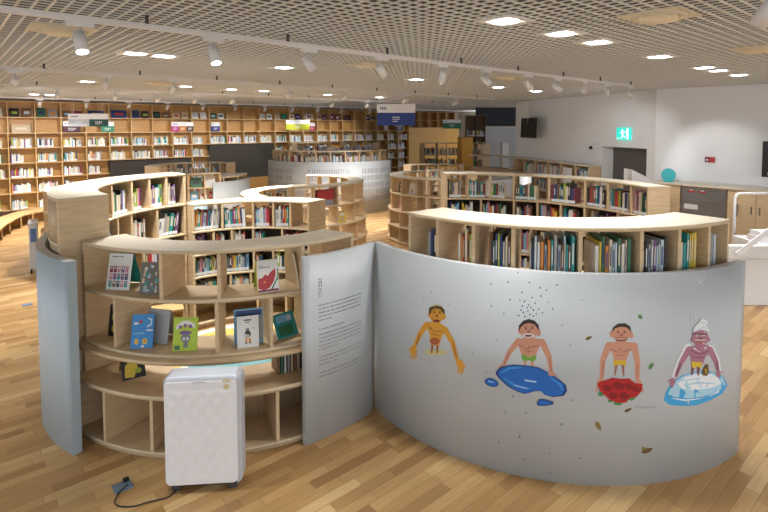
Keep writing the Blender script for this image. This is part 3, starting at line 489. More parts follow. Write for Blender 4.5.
('pink_dark',[(-90.93,0.969),(-89.39,0.950),(-89.05,0.982),(-88.57,0.950),(-86.65,0.967),(-86.60,0.968),(-86.58,0.970),(-86.60,0.972),(-86.65,0.973),(-86.71,0.973),(-88.54,0.956),(-89.05,0.989),(-89.44,0.956),(-90.86,0.976),(-90.92,0.976),(-90.97,0.975),(-90.99,0.973),(-90.97,0.971)]),
('pink_dark',[(-89.79,0.931),(-88.15,0.926),(-88.10,0.927),(-88.07,0.928),(-88.07,0.930),(-88.10,0.931),(-88.14,0.932),(-89.78,0.936),(-89.83,0.936),(-89.86,0.934),(-89.86,0.933),(-89.83,0.931)]),
('pink_dark',[(-92.44,0.894),(-92.67,0.776),(-92.65,0.774),(-92.62,0.773),(-92.57,0.773),(-92.53,0.774),(-92.51,0.775),(-92.29,0.893),(-92.30,0.895),(-92.34,0.896),(-92.38,0.896),(-92.42,0.895)]),
('pink_dark',[(-85.31,0.869),(-85.22,0.767),(-85.21,0.765),(-85.17,0.764),(-85.12,0.764),(-85.08,0.765),(-85.06,0.767),(-85.15,0.869),(-85.16,0.871),(-85.21,0.872),(-85.26,0.872),(-85.30,0.871)]),
('pink_skin',[(-89.79,1.038),(-89.77,1.018),(-89.57,0.999),(-89.08,0.987),(-88.48,0.987),(-87.99,0.999),(-87.82,1.018),(-87.84,1.037),(-88.04,1.056),(-88.54,1.068),(-89.14,1.068),(-89.61,1.057)]),
('pink_skin',[(-90.39,1.080),(-90.41,1.072),(-90.48,1.065),(-90.59,1.060),(-90.73,1.057),(-90.87,1.057),(-91.01,1.060),(-91.13,1.065),(-91.21,1.072),(-91.24,1.080),(-91.22,1.088),(-91.15,1.095),(-91.04,1.101),(-90.91,1.103),(-90.76,1.103),(-90.62,1.101),(-90.50,1.095),(-90.43,1.088)]),
('pink_skin',[(-86.28,1.071),(-86.30,1.063),(-86.36,1.056),(-86.46,1.051),(-86.59,1.048),(-86.73,1.048),(-86.86,1.051),(-86.97,1.056),(-87.04,1.064),(-87.07,1.072),(-87.06,1.080),(-86.99,1.087),(-86.89,1.092),(-86.77,1.094),(-86.63,1.094),(-86.50,1.091),(-86.38,1.086),(-86.31,1.079)]),
('pink_skin',[(-86.89,1.088),(-86.99,1.068),(-87.32,1.050),(-87.84,1.037),(-88.47,1.030),(-89.15,1.031),(-89.79,1.038),(-90.31,1.051),(-90.65,1.069),(-90.78,1.089),(-90.68,1.110),(-90.36,1.128),(-89.86,1.141),(-89.24,1.148),(-88.56,1.148),(-87.92,1.141),(-87.38,1.127),(-87.03,1.109)]),
('black_hair',[(-90.78,1.085),(-90.62,1.127),(-89.56,1.154),(-88.01,1.156),(-86.96,1.131),(-86.69,1.084),(-87.10,1.108),(-87.79,1.127),(-88.96,1.132),(-90.12,1.122),(-90.53,1.104)]),
('ink',[(-89.29,1.096),(-89.30,1.094),(-89.34,1.092),(-89.40,1.090),(-89.47,1.090),(-89.55,1.090),(-89.63,1.090),(-89.69,1.092),(-89.74,1.094),(-89.75,1.096),(-89.74,1.098),(-89.70,1.100),(-89.64,1.102),(-89.56,1.102),(-89.48,1.102),(-89.41,1.102),(-89.34,1.100),(-89.30,1.098)]),
('ink',[(-87.96,1.094),(-87.97,1.092),(-88.01,1.090),(-88.07,1.089),(-88.15,1.088),(-88.23,1.088),(-88.31,1.089),(-88.37,1.090),(-88.41,1.092),(-88.43,1.094),(-88.42,1.097),(-88.38,1.099),(-88.32,1.100),(-88.24,1.101),(-88.16,1.101),(-88.08,1.100),(-88.02,1.098),(-87.98,1.096)]),
('pink_dark',[(-88.41,1.075),(-88.44,1.071),(-88.50,1.068),(-88.60,1.066),(-88.73,1.065),(-88.86,1.065),(-88.99,1.066),(-89.10,1.069),(-89.17,1.072),(-89.19,1.075),(-89.17,1.079),(-89.11,1.082),(-89.01,1.084),(-88.88,1.085),(-88.74,1.085),(-88.62,1.084),(-88.51,1.082),(-88.44,1.079)]),
('ink',[(-89.95,1.036),(-88.77,1.030),(-87.66,1.038),(-87.61,1.039),(-87.58,1.040),(-87.60,1.042),(-87.64,1.044),(-87.71,1.044),(-88.78,1.037),(-89.93,1.042),(-89.99,1.042),(-90.03,1.040),(-90.03,1.038),(-90.01,1.036)]),
('pink_dark',[(-90.11,1.054),(-87.53,1.054),(-87.49,1.054),(-87.46,1.056),(-87.46,1.057),(-87.49,1.058),(-87.54,1.059),(-90.11,1.060),(-90.15,1.059),(-90.18,1.058),(-90.18,1.056),(-90.15,1.055)]),
('leaf_green',[(-88.21,0.596),(-88.26,0.590),(-88.42,0.585),(-88.67,0.582),(-88.97,0.580),(-89.30,0.580),(-89.61,0.582),(-89.86,0.586),(-90.02,0.591),(-90.08,0.597),(-90.03,0.603),(-89.87,0.608),(-89.63,0.612),(-89.32,0.614),(-89.00,0.614),(-88.69,0.611),(-88.44,0.607),(-88.27,0.602)]),
('leaf_green',[(-85.37,0.642),(-85.33,0.636),(-85.40,0.630),(-85.56,0.623),(-85.79,0.618),(-86.07,0.614),(-86.36,0.612),(-86.62,0.613),(-86.83,0.615),(-86.95,0.620),(-86.99,0.626),(-86.92,0.633),(-86.76,0.639),(-86.53,0.645),(-86.26,0.649),(-85.97,0.651),(-85.71,0.650),(-85.50,0.647)]),
('leaf_green',[(-92.13,0.659),(-92.16,0.654),(-92.27,0.649),(-92.43,0.645),(-92.62,0.643),(-92.84,0.643),(-93.04,0.645),(-93.20,0.648),(-93.31,0.653),(-93.35,0.658),(-93.32,0.664),(-93.21,0.668),(-93.05,0.672),(-92.86,0.674),(-92.65,0.674),(-92.44,0.673),(-92.28,0.669),(-92.17,0.665)]),
('leaf_green',[(-90.25,0.611),(-90.28,0.608),(-90.37,0.605),(-90.51,0.602),(-90.69,0.601),(-90.88,0.601),(-91.05,0.602),(-91.20,0.604),(-91.30,0.607),(-91.33,0.611),(-91.30,0.615),(-91.21,0.618),(-91.07,0.620),(-90.89,0.622),(-90.70,0.622),(-90.53,0.620),(-90.38,0.618),(-90.28,0.615)]),
('rose_red',[(-93.55,0.732),(-92.73,0.749),(-91.97,0.756),(-90.44,0.775),(-88.69,0.767),(-86.91,0.769),(-85.68,0.735),(-83.96,0.726),(-84.17,0.676),(-85.12,0.640),(-86.72,0.627),(-87.50,0.598),(-89.15,0.597),(-90.79,0.615),(-91.89,0.649),(-93.06,0.683)]),
('rose_dark',[(-90.52,0.708),(-90.74,0.693),(-91.20,0.685),(-91.72,0.685),(-92.11,0.693),(-92.25,0.704),(-92.14,0.714),(-91.86,0.720),(-91.52,0.721),(-91.27,0.717),(-91.17,0.710),(-91.21,0.705),(-91.35,0.702),(-91.52,0.701),(-91.61,0.703),(-91.63,0.706),(-91.66,0.707),(-91.71,0.707),(-91.75,0.707),(-91.78,0.706),(-91.78,0.704),(-91.72,0.700),(-91.54,0.696),(-91.30,0.697),(-91.09,0.702),(-91.02,0.711),(-91.16,0.720),(-91.50,0.726),(-91.91,0.725),(-92.26,0.717),(-92.40,0.703),(-92.22,0.689),(-91.76,0.680),(-91.16,0.680),(-90.63,0.689),(-90.38,0.706),(-90.38,0.708),(-90.40,0.709),(-90.44,0.710),(-90.49,0.710)]),
('rose_dark',[(-87.97,0.725),(-88.24,0.707),(-88.81,0.697),(-89.46,0.698),(-89.93,0.707),(-90.11,0.721),(-89.98,0.733),(-89.63,0.741),(-89.21,0.741),(-88.89,0.736),(-88.76,0.728),(-88.82,0.721),(-89.00,0.717),(-89.20,0.717),(-89.33,0.719),(-89.36,0.723),(-89.39,0.724),(-89.44,0.725),(-89.48,0.724),(-89.51,0.723),(-89.51,0.721),(-89.44,0.716),(-89.23,0.712),(-88.94,0.712),(-88.69,0.718),(-88.61,0.729),(-88.78,0.740),(-89.18,0.746),(-89.68,0.746),(-90.10,0.736),(-90.26,0.721),(-90.05,0.704),(-89.49,0.693),(-88.77,0.692),(-88.13,0.703),(-87.83,0.722),(-87.82,0.724),(-87.85,0.725),(-87.89,0.726),(-87.94,0.726)]),
('rose_dark',[(-85.72,0.716),(-85.97,0.700),(-86.48,0.692),(-87.06,0.693),(-87.49,0.702),(-87.65,0.714),(-87.54,0.725),(-87.22,0.731),(-86.84,0.731),(-86.55,0.726),(-86.44,0.719),(-86.49,0.714),(-86.65,0.710),(-86.83,0.710),(-86.95,0.712),(-86.97,0.715),(-87.00,0.716),(-87.05,0.717),(-87.10,0.717),(-87.12,0.715),(-87.12,0.714),(-87.06,0.709),(-86.86,0.705),(-86.60,0.705),(-86.36,0.710),(-86.28,0.720),(-86.45,0.730),(-86.82,0.736),(-87.27,0.736),(-87.66,0.728),(-87.81,0.714),(-87.61,0.698),(-87.10,0.688),(-86.44,0.687),(-85.85,0.696),(-85.58,0.714),(-85.57,0.715),(-85.60,0.717),(-85.64,0.718),(-85.69,0.717)]),
('rose_dark',[(-84.39,0.695),(-84.59,0.682),(-85.01,0.675),(-85.48,0.676),(-85.83,0.684),(-85.96,0.693),(-85.86,0.701),(-85.61,0.706),(-85.30,0.706),(-85.07,0.702),(-84.99,0.697),(-85.03,0.693),(-85.15,0.690),(-85.29,0.690),(-85.38,0.692),(-85.39,0.694),(-85.42,0.695),(-85.47,0.696),(-85.52,0.695),(-85.55,0.694),(-85.55,0.693),(-85.49,0.688),(-85.32,0.685),(-85.09,0.685),(-84.89,0.690),(-84.82,0.698),(-84.97,0.706),(-85.28,0.712),(-85.66,0.711),(-85.99,0.705),(-86.12,0.693),(-85.95,0.680),(-85.52,0.671),(-84.96,0.670),(-84.47,0.678),(-84.24,0.692),(-84.24,0.693),(-84.26,0.695),(-84.31,0.696),(-84.36,0.696)]),
('rose_dark',[(-89.32,0.656),(-89.54,0.640),(-90.00,0.632),(-90.53,0.633),(-90.92,0.641),(-91.06,0.651),(-90.96,0.662),(-90.67,0.668),(-90.33,0.668),(-90.07,0.664),(-89.97,0.658),(-90.02,0.653),(-90.16,0.649),(-90.32,0.649),(-90.42,0.651),(-90.44,0.653),(-90.47,0.655),(-90.52,0.655),(-90.56,0.655),(-90.59,0.653),(-90.59,0.652),(-90.53,0.647),(-90.35,0.644),(-90.11,0.644),(-89.89,0.649),(-89.82,0.659),(-89.97,0.668),(-90.30,0.674),(-90.72,0.673),(-91.08,0.665),(-91.22,0.651),(-91.03,0.637),(-90.57,0.628),(-89.97,0.627),(-89.43,0.637),(-89.18,0.653),(-89.17,0.655),(-89.20,0.656),(-89.24,0.657),(-89.29,0.657)]),
('rose_dark',[(-86.80,0.652),(-87.06,0.634),(-87.60,0.626),(-88.21,0.627),(-88.67,0.636),(-88.84,0.648),(-88.71,0.660),(-88.38,0.667),(-87.98,0.667),(-87.67,0.662),(-87.56,0.655),(-87.61,0.649),(-87.78,0.645),(-87.97,0.645),(-88.09,0.647),(-88.12,0.650),(-88.15,0.651),(-88.20,0.652),(-88.24,0.651),(-88.27,0.650),(-88.27,0.648),(-88.20,0.643),(-88.00,0.640),(-87.72,0.640),(-87.48,0.645),(-87.40,0.655),(-87.57,0.666),(-87.95,0.673),(-88.43,0.672),(-88.84,0.663),(-88.99,0.648),(-88.78,0.632),(-88.25,0.622),(-87.56,0.620),(-86.94,0.631),(-86.66,0.649),(-86.65,0.651),(-86.67,0.652),(-86.72,0.653),(-86.77,0.653)])],
'snow bather':[('water_blue',[(-78.96,0.596),(-78.46,0.655),(-77.09,0.717),(-74.64,0.756),(-70.91,0.765),(-66.08,0.741),(-61.63,0.673),(-59.55,0.591),(-61.38,0.542),(-65.74,0.525),(-70.59,0.517),(-74.90,0.538),(-77.59,0.558)]),
('ice_blue',[(-77.96,0.637),(-76.83,0.709),(-74.38,0.751),(-70.91,0.760),(-66.07,0.734),(-61.92,0.669),(-60.39,0.601),(-63.07,0.572),(-67.71,0.569),(-72.33,0.580),(-75.98,0.604)]),
('snow_white',[(-75.59,0.704),(-73.59,0.742),(-70.61,0.747),(-66.38,0.724),(-63.25,0.671),(-62.28,0.620),(-65.89,0.617),(-71.30,0.634),(-74.53,0.659)]),
('ice_blue',[(-74.02,0.680),(-70.21,0.675),(-64.59,0.637),(-64.51,0.637),(-64.46,0.638),(-64.46,0.640),(-64.51,0.642),(-64.59,0.643),(-70.26,0.689),(-74.06,0.686),(-74.12,0.686),(-74.14,0.684),(-74.13,0.682),(-74.08,0.681)]),
('ice_blue',[(-74.57,0.714),(-69.67,0.706),(-69.58,0.707),(-69.53,0.709),(-69.55,0.711),(-69.62,0.714),(-69.73,0.715),(-74.62,0.723),(-74.71,0.722),(-74.75,0.720),(-74.73,0.717),(-74.67,0.715)]),
('snow_white',[(-76.97,0.600),(-73.38,0.566),(-68.89,0.558),(-68.84,0.558),(-68.82,0.559),(-68.83,0.560),(-68.87,0.561),(-68.92,0.562),(-73.39,0.577),(-76.95,0.604),(-77.00,0.604),(-77.03,0.603),(-77.03,0.602),(-77.01,0.601)]),
('snow_white',[(-66.40,0.558),(-62.95,0.562),(-62.84,0.563),(-62.81,0.566),(-62.88,0.569),(-63.02,0.572),(-63.18,0.573),(-66.49,0.563),(-66.53,0.562),(-66.54,0.561),(-66.52,0.560),(-66.46,0.559)]),
('snow_white',[(-74.21,0.967),(-75.95,0.864),(-77.01,0.772),(-77.02,0.761),(-76.81,0.752),(-76.47,0.747),(-76.11,0.748),(-75.89,0.755),(-74.55,0.841),(-72.40,0.935),(-72.31,0.951),(-72.61,0.967),(-73.18,0.977),(-73.79,0.977)]),
('snow_white',[(-67.47,0.905),(-65.14,0.807),(-63.88,0.716),(-63.65,0.707),(-63.24,0.700),(-62.80,0.699),(-62.50,0.703),(-62.46,0.712),(-63.19,0.809),(-65.45,0.917),(-65.99,0.931),(-66.70,0.938),(-67.31,0.934),(-67.60,0.922)]),
('mauve_skin',[(-73.62,0.953),(-75.50,0.858),(-76.52,0.764),(-76.53,0.757),(-76.39,0.751),(-76.16,0.747),(-75.92,0.748),(-75.77,0.753),(-74.39,0.839),(-72.12,0.923),(-72.02,0.936),(-72.25,0.950),(-72.71,0.959),(-73.24,0.960)]),
('mauve_skin',[(-76.28,0.708),(-76.44,0.699),(-76.64,0.692),(-76.88,0.688),(-77.12,0.688),(-77.33,0.691),(-77.48,0.697),(-77.57,0.705),(-77.57,0.715),(-77.49,0.725),(-77.34,0.734),(-77.14,0.741),(-76.90,0.745),(-76.66,0.745),(-76.45,0.742),(-76.29,0.736),(-76.21,0.728),(-76.20,0.718)]),
('mauve_skin',[(-76.92,0.747),(-77.97,0.737),(-78.06,0.735),(-78.08,0.731),(-78.03,0.728),(-77.91,0.725),(-77.78,0.725),(-76.72,0.735),(-76.62,0.738),(-76.60,0.741),(-76.66,0.745),(-76.78,0.747)]),
('mauve_skin',[(-77.22,0.707),(-77.29,0.684),(-77.26,0.679),(-77.14,0.676),(-76.99,0.675),(-76.86,0.677),(-76.80,0.680),(-76.73,0.704),(-76.77,0.708),(-76.88,0.712),(-77.03,0.713),(-77.16,0.711)]),
('mauve_skin',[(-67.59,0.898),(-65.21,0.803),(-64.03,0.722),(-63.87,0.716),(-63.58,0.711),(-63.28,0.710),(-63.08,0.713),(-63.05,0.720),(-63.68,0.805),(-65.82,0.910),(-66.30,0.922),(-66.93,0.928),(-67.47,0.924),(-67.72,0.913)]),
('mauve_skin',[(-62.63,0.693),(-62.67,0.685),(-62.81,0.679),(-63.04,0.675),(-63.32,0.675),(-63.62,0.677),(-63.90,0.682),(-64.13,0.689),(-64.29,0.697),(-64.36,0.705),(-64.32,0.713),(-64.19,0.719),(-63.97,0.722),(-63.70,0.723),(-63.40,0.721),(-63.11,0.716),(-62.87,0.709),(-62.70,0.701)]),
('mauve_skin',[(-63.28,0.710),(-62.10,0.704),(-61.96,0.704),(-61.88,0.706),(-61.91,0.710),(-62.03,0.713),(-62.19,0.715),(-63.36,0.720),(-63.50,0.720),(-63.57,0.718),(-63.55,0.715),(-63.44,0.711)]),
('mauve_dark',[(-72.07,0.809),(-72.11,0.752),(-72.08,0.749),(-71.98,0.746),(-71.85,0.745),(-71.73,0.746),(-71.67,0.749),(-71.19,0.802),(-71.24,0.809),(-71.45,0.815),(-71.72,0.817),(-71.96,0.815)]),
('mauve_dark',[(-70.51,0.801),(-70.37,0.740),(-70.33,0.737),(-70.22,0.734),(-70.08,0.733),(-69.96,0.734),(-69.91,0.737),(-69.59,0.794),(-69.66,0.801),(-69.89,0.807),(-70.18,0.809),(-70.41,0.807)]),
('mauve_skin',[(-73.58,0.955),(-71.27,0.956),(-67.65,0.944),(-66.22,0.911),(-66.55,0.877),(-68.02,0.863),(-68.84,0.808),(-71.98,0.824),(-72.25,0.868),(-72.74,0.916)]),
('snow_white',[(-71.66,0.936),(-69.95,0.903),(-67.83,0.924),(-67.76,0.925),(-67.75,0.928),(-67.82,0.931),(-67.93,0.932),(-68.04,0.932),(-69.99,0.912),(-71.50,0.943),(-71.60,0.944),(-71.70,0.943),(-71.75,0.941),(-71.73,0.938)]),
('mauve_dark',[(-72.55,0.926),(-69.95,0.884),(-67.21,0.892),(-67.14,0.893),(-67.11,0.895),(-67.15,0.897),(-67.23,0.899),(-67.33,0.900),(-69.94,0.891),(-72.44,0.932),(-72.52,0.933),(-72.59,0.932),(-72.63,0.930),(-72.61,0.928)]),
('mauve_dark',[(-71.62,0.873),(-68.62,0.852),(-68.53,0.852),(-68.47,0.853),(-68.47,0.855),(-68.52,0.857),(-68.60,0.859),(-71.61,0.879),(-71.69,0.879),(-71.74,0.878),(-71.74,0.876),(-71.70,0.874)]),
('mauve_dark',[(-75.16,0.844),(-76.18,0.771),(-76.18,0.769),(-76.14,0.767),(-76.07,0.766),(-75.99,0.766),(-75.95,0.767),(-74.92,0.840),(-74.92,0.842),(-74.97,0.844),(-75.04,0.846),(-75.11,0.845)]),
('mauve_dark',[(-64.47,0.798),(-63.81,0.729),(-63.75,0.727),(-63.65,0.725),(-63.54,0.725),(-63.47,0.726),(-63.46,0.728),(-64.13,0.797),(-64.19,0.799),(-64.29,0.801),(-64.39,0.801),(-64.46,0.800)]),
('trunk_yellow',[(-72.23,0.848),(-69.04,0.826),(-69.40,0.785),(-70.63,0.803),(-71.95,0.796)]),
('mauve_skin',[(-71.12,0.965),(-71.09,0.944),(-70.83,0.925),(-70.19,0.910),(-69.40,0.906),(-68.77,0.914),(-68.54,0.931),(-68.57,0.953),(-68.85,0.973),(-69.51,0.987),(-70.30,0.991),(-70.91,0.983)]),
('mauve_skin',[(-67.42,0.996),(-67.54,0.976),(-67.97,0.959),(-68.62,0.949),(-69.43,0.945),(-70.27,0.950),(-71.06,0.961),(-71.70,0.977),(-72.12,0.998),(-72.28,1.020),(-72.17,1.040),(-71.80,1.057),(-71.20,1.068),(-70.44,1.072),(-69.60,1.069),(-68.78,1.057),(-68.08,1.040),(-67.61,1.019)]),
('mauve_skin',[(-71.66,1.000),(-71.68,0.993),(-71.75,0.988),(-71.86,0.984),(-72.00,0.982),(-72.15,0.983),(-72.29,0.986),(-72.42,0.991),(-72.50,0.997),(-72.53,1.004),(-72.51,1.010),(-72.45,1.016),(-72.34,1.020),(-72.20,1.022),(-72.05,1.021),(-71.90,1.018),(-71.78,1.013),(-71.70,1.007)]),
('mauve_skin',[(-67.02,0.980),(-67.04,0.973),(-67.12,0.968),(-67.25,0.964),(-67.41,0.963),(-67.58,0.964),(-67.74,0.967),(-67.88,0.972),(-67.98,0.978),(-68.02,0.985),(-68.00,0.992),(-67.92,0.998),(-67.80,1.001),(-67.64,1.003),(-67.47,1.002),(-67.30,0.999),(-67.16,0.994),(-67.06,0.987)]),
('mauve_dark',[(-71.71,1.036),(-68.06,1.019),(-67.90,1.019),(-67.81,1.022),(-67.81,1.026),(-67.92,1.030),(-68.08,1.032),(-71.72,1.049),(-71.87,1.048),(-71.95,1.045),(-71.95,1.041),(-71.85,1.038)]),
('mural_white',[(-70.30,1.025),(-70.33,1.022),(-70.41,1.021),(-70.55,1.020),(-70.71,1.020),(-70.89,1.020),(-71.05,1.022),(-71.19,1.024),(-71.28,1.027),(-71.31,1.029),(-71.29,1.032),(-71.20,1.033),(-71.07,1.034),(-70.91,1.034),(-70.73,1.034),(-70.56,1.032),(-70.43,1.030),(-70.33,1.027)]),
('mural_white',[(-68.30,1.014),(-68.33,1.012),(-68.42,1.010),(-68.56,1.009),(-68.74,1.009),(-68.92,1.010),(-69.10,1.012),(-69.24,1.014),(-69.34,1.016),(-69.37,1.019),(-69.34,1.021),(-69.25,1.023),(-69.12,1.024),(-68.94,1.024),(-68.76,1.023),(-68.58,1.021),(-68.43,1.019),(-68.34,1.016)]),
('ink',[(-70.53,1.024),(-70.54,1.022),(-70.57,1.021),(-70.63,1.020),(-70.71,1.020),(-70.78,1.020),(-70.86,1.021),(-70.92,1.023),(-70.96,1.024),(-70.98,1.026),(-70.97,1.028),(-70.93,1.030),(-70.87,1.031),(-70.80,1.031),(-70.72,1.031),(-70.65,1.030),(-70.58,1.028),(-70.54,1.026)]),
('ink',[(-68.60,1.014),(-68.61,1.012),(-68.65,1.010),(-68.71,1.010),(-68.79,1.009),(-68.87,1.010),(-68.95,1.011),(-69.01,1.012),(-69.06,1.014),(-69.08,1.016),(-69.06,1.018),(-69.02,1.020),(-68.96,1.020),(-68.89,1.021),(-68.80,1.020),(-68.73,1.019),(-68.66,1.018),(-68.62,1.016)]),
('mauve_dark',[(-69.29,1.000),(-69.31,0.997),(-69.40,0.995),(-69.54,0.993),(-69.71,0.993),(-69.89,0.993),(-70.06,0.995),(-70.20,0.998),(-70.29,1.002),(-70.33,1.005),(-70.30,1.008),(-70.22,1.011),(-70.08,1.013),(-69.92,1.013),(-69.74,1.012),(-69.56,1.010),(-69.42,1.007),(-69.32,1.004)]),
('rust',[(-71.13,0.982),(-69.76,0.967),(-68.37,0.969),(-68.28,0.970),(-68.24,0.972),(-68.27,0.975),(-68.36,0.977),(-68.47,0.978),(-69.78,0.976),(-71.05,0.990),(-71.16,0.990),(-71.24,0.989),(-71.26,0.987),(-71.22,0.984)]),
('mural_white',[(-71.33,0.996),(-68.19,0.979),(-68.12,0.979),(-68.08,0.981),(-68.08,0.982),(-68.12,0.984),(-68.19,0.985),(-71.33,1.001),(-71.40,1.001),(-71.44,1.000),(-71.43,0.998),(-71.39,0.997)]),
('snow_white',[(-72.06,1.058),(-71.88,1.088),(-70.81,1.114),(-69.61,1.145),(-68.41,1.132),(-67.77,1.109),(-68.35,1.092),(-67.58,1.065),(-67.17,1.035),(-68.11,1.051),(-69.90,1.065),(-71.19,1.062)]),
('ice_blue',[(-70.70,1.068),(-69.32,1.076),(-67.97,1.064),(-67.88,1.064),(-67.82,1.065),(-67.80,1.067),(-67.85,1.069),(-67.93,1.071),(-69.36,1.083),(-70.81,1.075),(-70.88,1.074),(-70.90,1.072),(-70.86,1.070),(-70.79,1.069)]),
('ice_blue',[(-69.82,1.115),(-68.64,1.104),(-68.55,1.104),(-68.48,1.105),(-68.46,1.107),(-68.51,1.109),(-68.59,1.111),(-69.77,1.121),(-69.86,1.122),(-69.93,1.121),(-69.94,1.118),(-69.90,1.116)]),
('leaf_brown',[(-69.05,0.747),(-68.74,0.776),(-67.81,0.805),(-67.19,0.801),(-66.97,0.740),(-67.44,0.717),(-68.67,0.727)]),
('trunk_yellow',[(-68.28,0.772),(-67.87,0.741),(-67.81,0.739),(-67.72,0.738),(-67.63,0.738),(-67.57,0.739),(-67.57,0.742),(-67.99,0.773),(-68.04,0.775),(-68.13,0.776),(-68.22,0.776),(-68.28,0.774)])],
'falling leaves':[('leaf_green',[(-85.33,1.211),(-85.30,1.192),(-84.91,1.183),(-84.31,1.183),(-84.45,1.201),(-84.75,1.213)]),
('olive',[(-85.26,1.207),(-84.44,1.185),(-84.37,1.187),(-85.20,1.210)]),
('olive',[(-96.17,1.036),(-95.58,1.032),(-95.09,1.042),(-94.72,1.061),(-95.35,1.061),(-95.89,1.054)]),
('ink',[(-96.00,1.037),(-94.84,1.057),(-94.89,1.060),(-96.05,1.040)]),
('leaf_green',[(-82.62,0.821),(-81.92,0.829),(-81.62,0.848),(-81.64,0.874),(-82.30,0.862),(-82.72,0.845)]),
('olive',[(-82.47,0.825),(-81.69,0.867),(-81.79,0.869),(-82.57,0.827)]),
('olive',[(-93.68,0.462),(-93.77,0.433),(-93.31,0.411),(-92.51,0.396),(-92.57,0.427),(-92.89,0.452)]),
('ink',[(-93.61,0.455),(-92.67,0.402),(-92.58,0.403),(-93.52,0.457)]),
('leaf_brown',[(-83.87,0.233),(-82.84,0.223),(-81.89,0.233),(-81.10,0.257),(-82.25,0.263),(-83.26,0.258)]),
('ink',[(-83.57,0.234),(-81.36,0.253),(-81.40,0.257),(-83.62,0.237)]),
('leaf_brown',[(-87.81,0.530),(-87.15,0.528),(-86.56,0.538),(-86.08,0.556),(-86.81,0.555),(-87.44,0.548)]),
('ink',[(-87.62,0.531),(-86.23,0.551),(-86.28,0.555),(-87.67,0.534)]),
('olive',[(-83.86,0.268),(-83.58,0.255),(-83.18,0.253),(-82.75,0.259),(-83.10,0.271),(-83.48,0.276)]),
('ink',[(-83.76,0.266),(-82.87,0.259),(-82.85,0.262),(-83.74,0.269)])],
'rain drops':[('drop_grey',[(-115.46,1.369),(-115.52,1.363),(-115.66,1.361),(-115.77,1.365),(-115.78,1.371),(-115.67,1.375),(-115.53,1.375)]),
('drop_grey',[(-111.86,1.399),(-111.92,1.393),(-112.05,1.391),(-112.16,1.395),(-112.16,1.401),(-112.06,1.405),(-111.92,1.404)]),
('drop_blue',[(-107.37,1.411),(-107.42,1.405),(-107.55,1.404),(-107.65,1.407),(-107.66,1.413),(-107.56,1.417),(-107.43,1.416)]),
('drop_blue',[(-105.27,1.381),(-105.33,1.376),(-105.46,1.374),(-105.56,1.377),(-105.56,1.384),(-105.46,1.388),(-105.33,1.387)]),
('drop_grey',[(-103.95,1.367),(-104.00,1.362),(-104.13,1.360),(-104.23,1.364),(-104.23,1.370),(-104.13,1.374),(-104.01,1.373)]),
('drop_grey',[(-108.93,1.336),(-108.99,1.330),(-109.12,1.328),(-109.22,1.332),(-109.23,1.338),(-109.12,1.342),(-108.99,1.341)]),
('drop_grey',[(-106.82,1.307),(-106.87,1.301),(-107.00,1.300),(-107.11,1.303),(-107.11,1.309),(-107.01,1.313),(-106.88,1.312)]),
('drop_blue',[(-111.32,1.276),(-111.38,1.270),(-111.51,1.268),(-111.62,1.272),(-111.63,1.278),(-111.52,1.282),(-111.39,1.281)]),
('drop_blue',[(-101.92,1.409),(-101.97,1.403),(-102.10,1.401),(-102.20,1.405),(-102.20,1.411),(-102.10,1.415),(-101.98,1.414)]),
('drop_grey',[(-115.32,1.213),(-115.38,1.207),(-115.52,1.205),(-115.63,1.208),(-115.63,1.215),(-115.52,1.219),(-115.38,1.219)]),
('drop_blue',[(-108.34,1.275),(-108.40,1.269),(-108.53,1.267),(-108.63,1.270),(-108.64,1.277),(-108.53,1.281),(-108.40,1.280)]),
('drop_blue',[(-108.75,1.241),(-108.80,1.235),(-108.93,1.233),(-109.04,1.237),(-109.04,1.243),(-108.94,1.247),(-108.81,1.246)]),
('drop_grey',[(-107.49,1.253),(-107.55,1.248),(-107.68,1.246),(-107.78,1.249),(-107.78,1.255),(-107.68,1.260),(-107.55,1.259)]),
('drop_grey',[(-107.01,1.237),(-107.06,1.232),(-107.19,1.230),(-107.30,1.233),(-107.30,1.240),(-107.20,1.244),(-107.07,1.243)]),
('drop_grey',[(-106.16,1.269),(-106.22,1.264),(-106.34,1.262),(-106.45,1.265),(-106.45,1.272),(-106.35,1.276),(-106.22,1.275)]),
('drop_grey',[(-107.61,1.209),(-107.67,1.203),(-107.80,1.201),(-107.90,1.205),(-107.90,1.211),(-107.80,1.215),(-107.67,1.214)]),
('drop_blue',[(-106.50,1.220),(-106.56,1.214),(-106.68,1.212),(-106.79,1.216),(-106.79,1.222),(-106.69,1.226),(-106.56,1.225)]),
('drop_grey',[(-105.45,1.229),(-105.51,1.223),(-105.63,1.222),(-105.74,1.225),(-105.74,1.231),(-105.64,1.235),(-105.51,1.234)]),
('drop_blue',[(-108.50,1.196),(-108.56,1.190),(-108.69,1.188),(-108.80,1.192),(-108.80,1.198),(-108.70,1.202),(-108.56,1.201)]),
('drop_blue',[(-109.48,1.169),(-109.54,1.164),(-109.67,1.162),(-109.78,1.165),(-109.78,1.171),(-109.68,1.176),(-109.54,1.175)]),
('drop_blue',[(-108.21,1.168),(-108.27,1.162),(-108.40,1.160),(-108.50,1.163),(-108.51,1.170),(-108.40,1.174),(-108.27,1.173)]),
('drop_blue',[(-106.48,1.177),(-106.54,1.171),(-106.66,1.169),(-106.77,1.173),(-106.77,1.179),(-106.67,1.183),(-106.54,1.182)]),
('drop_blue',[(-104.69,1.206),(-104.75,1.200),(-104.88,1.199),(-104.98,1.202),(-104.98,1.208),(-104.88,1.212),(-104.75,1.212)]),
('drop_grey',[(-112.59,1.171),(-112.64,1.165),(-112.78,1.163),(-112.89,1.166),(-112.89,1.172),(-112.78,1.177),(-112.65,1.176)]),
('drop_grey',[(-102.65,1.239),(-102.70,1.233),(-102.83,1.232),(-102.93,1.235),(-102.94,1.241),(-102.84,1.245),(-102.71,1.244)]),
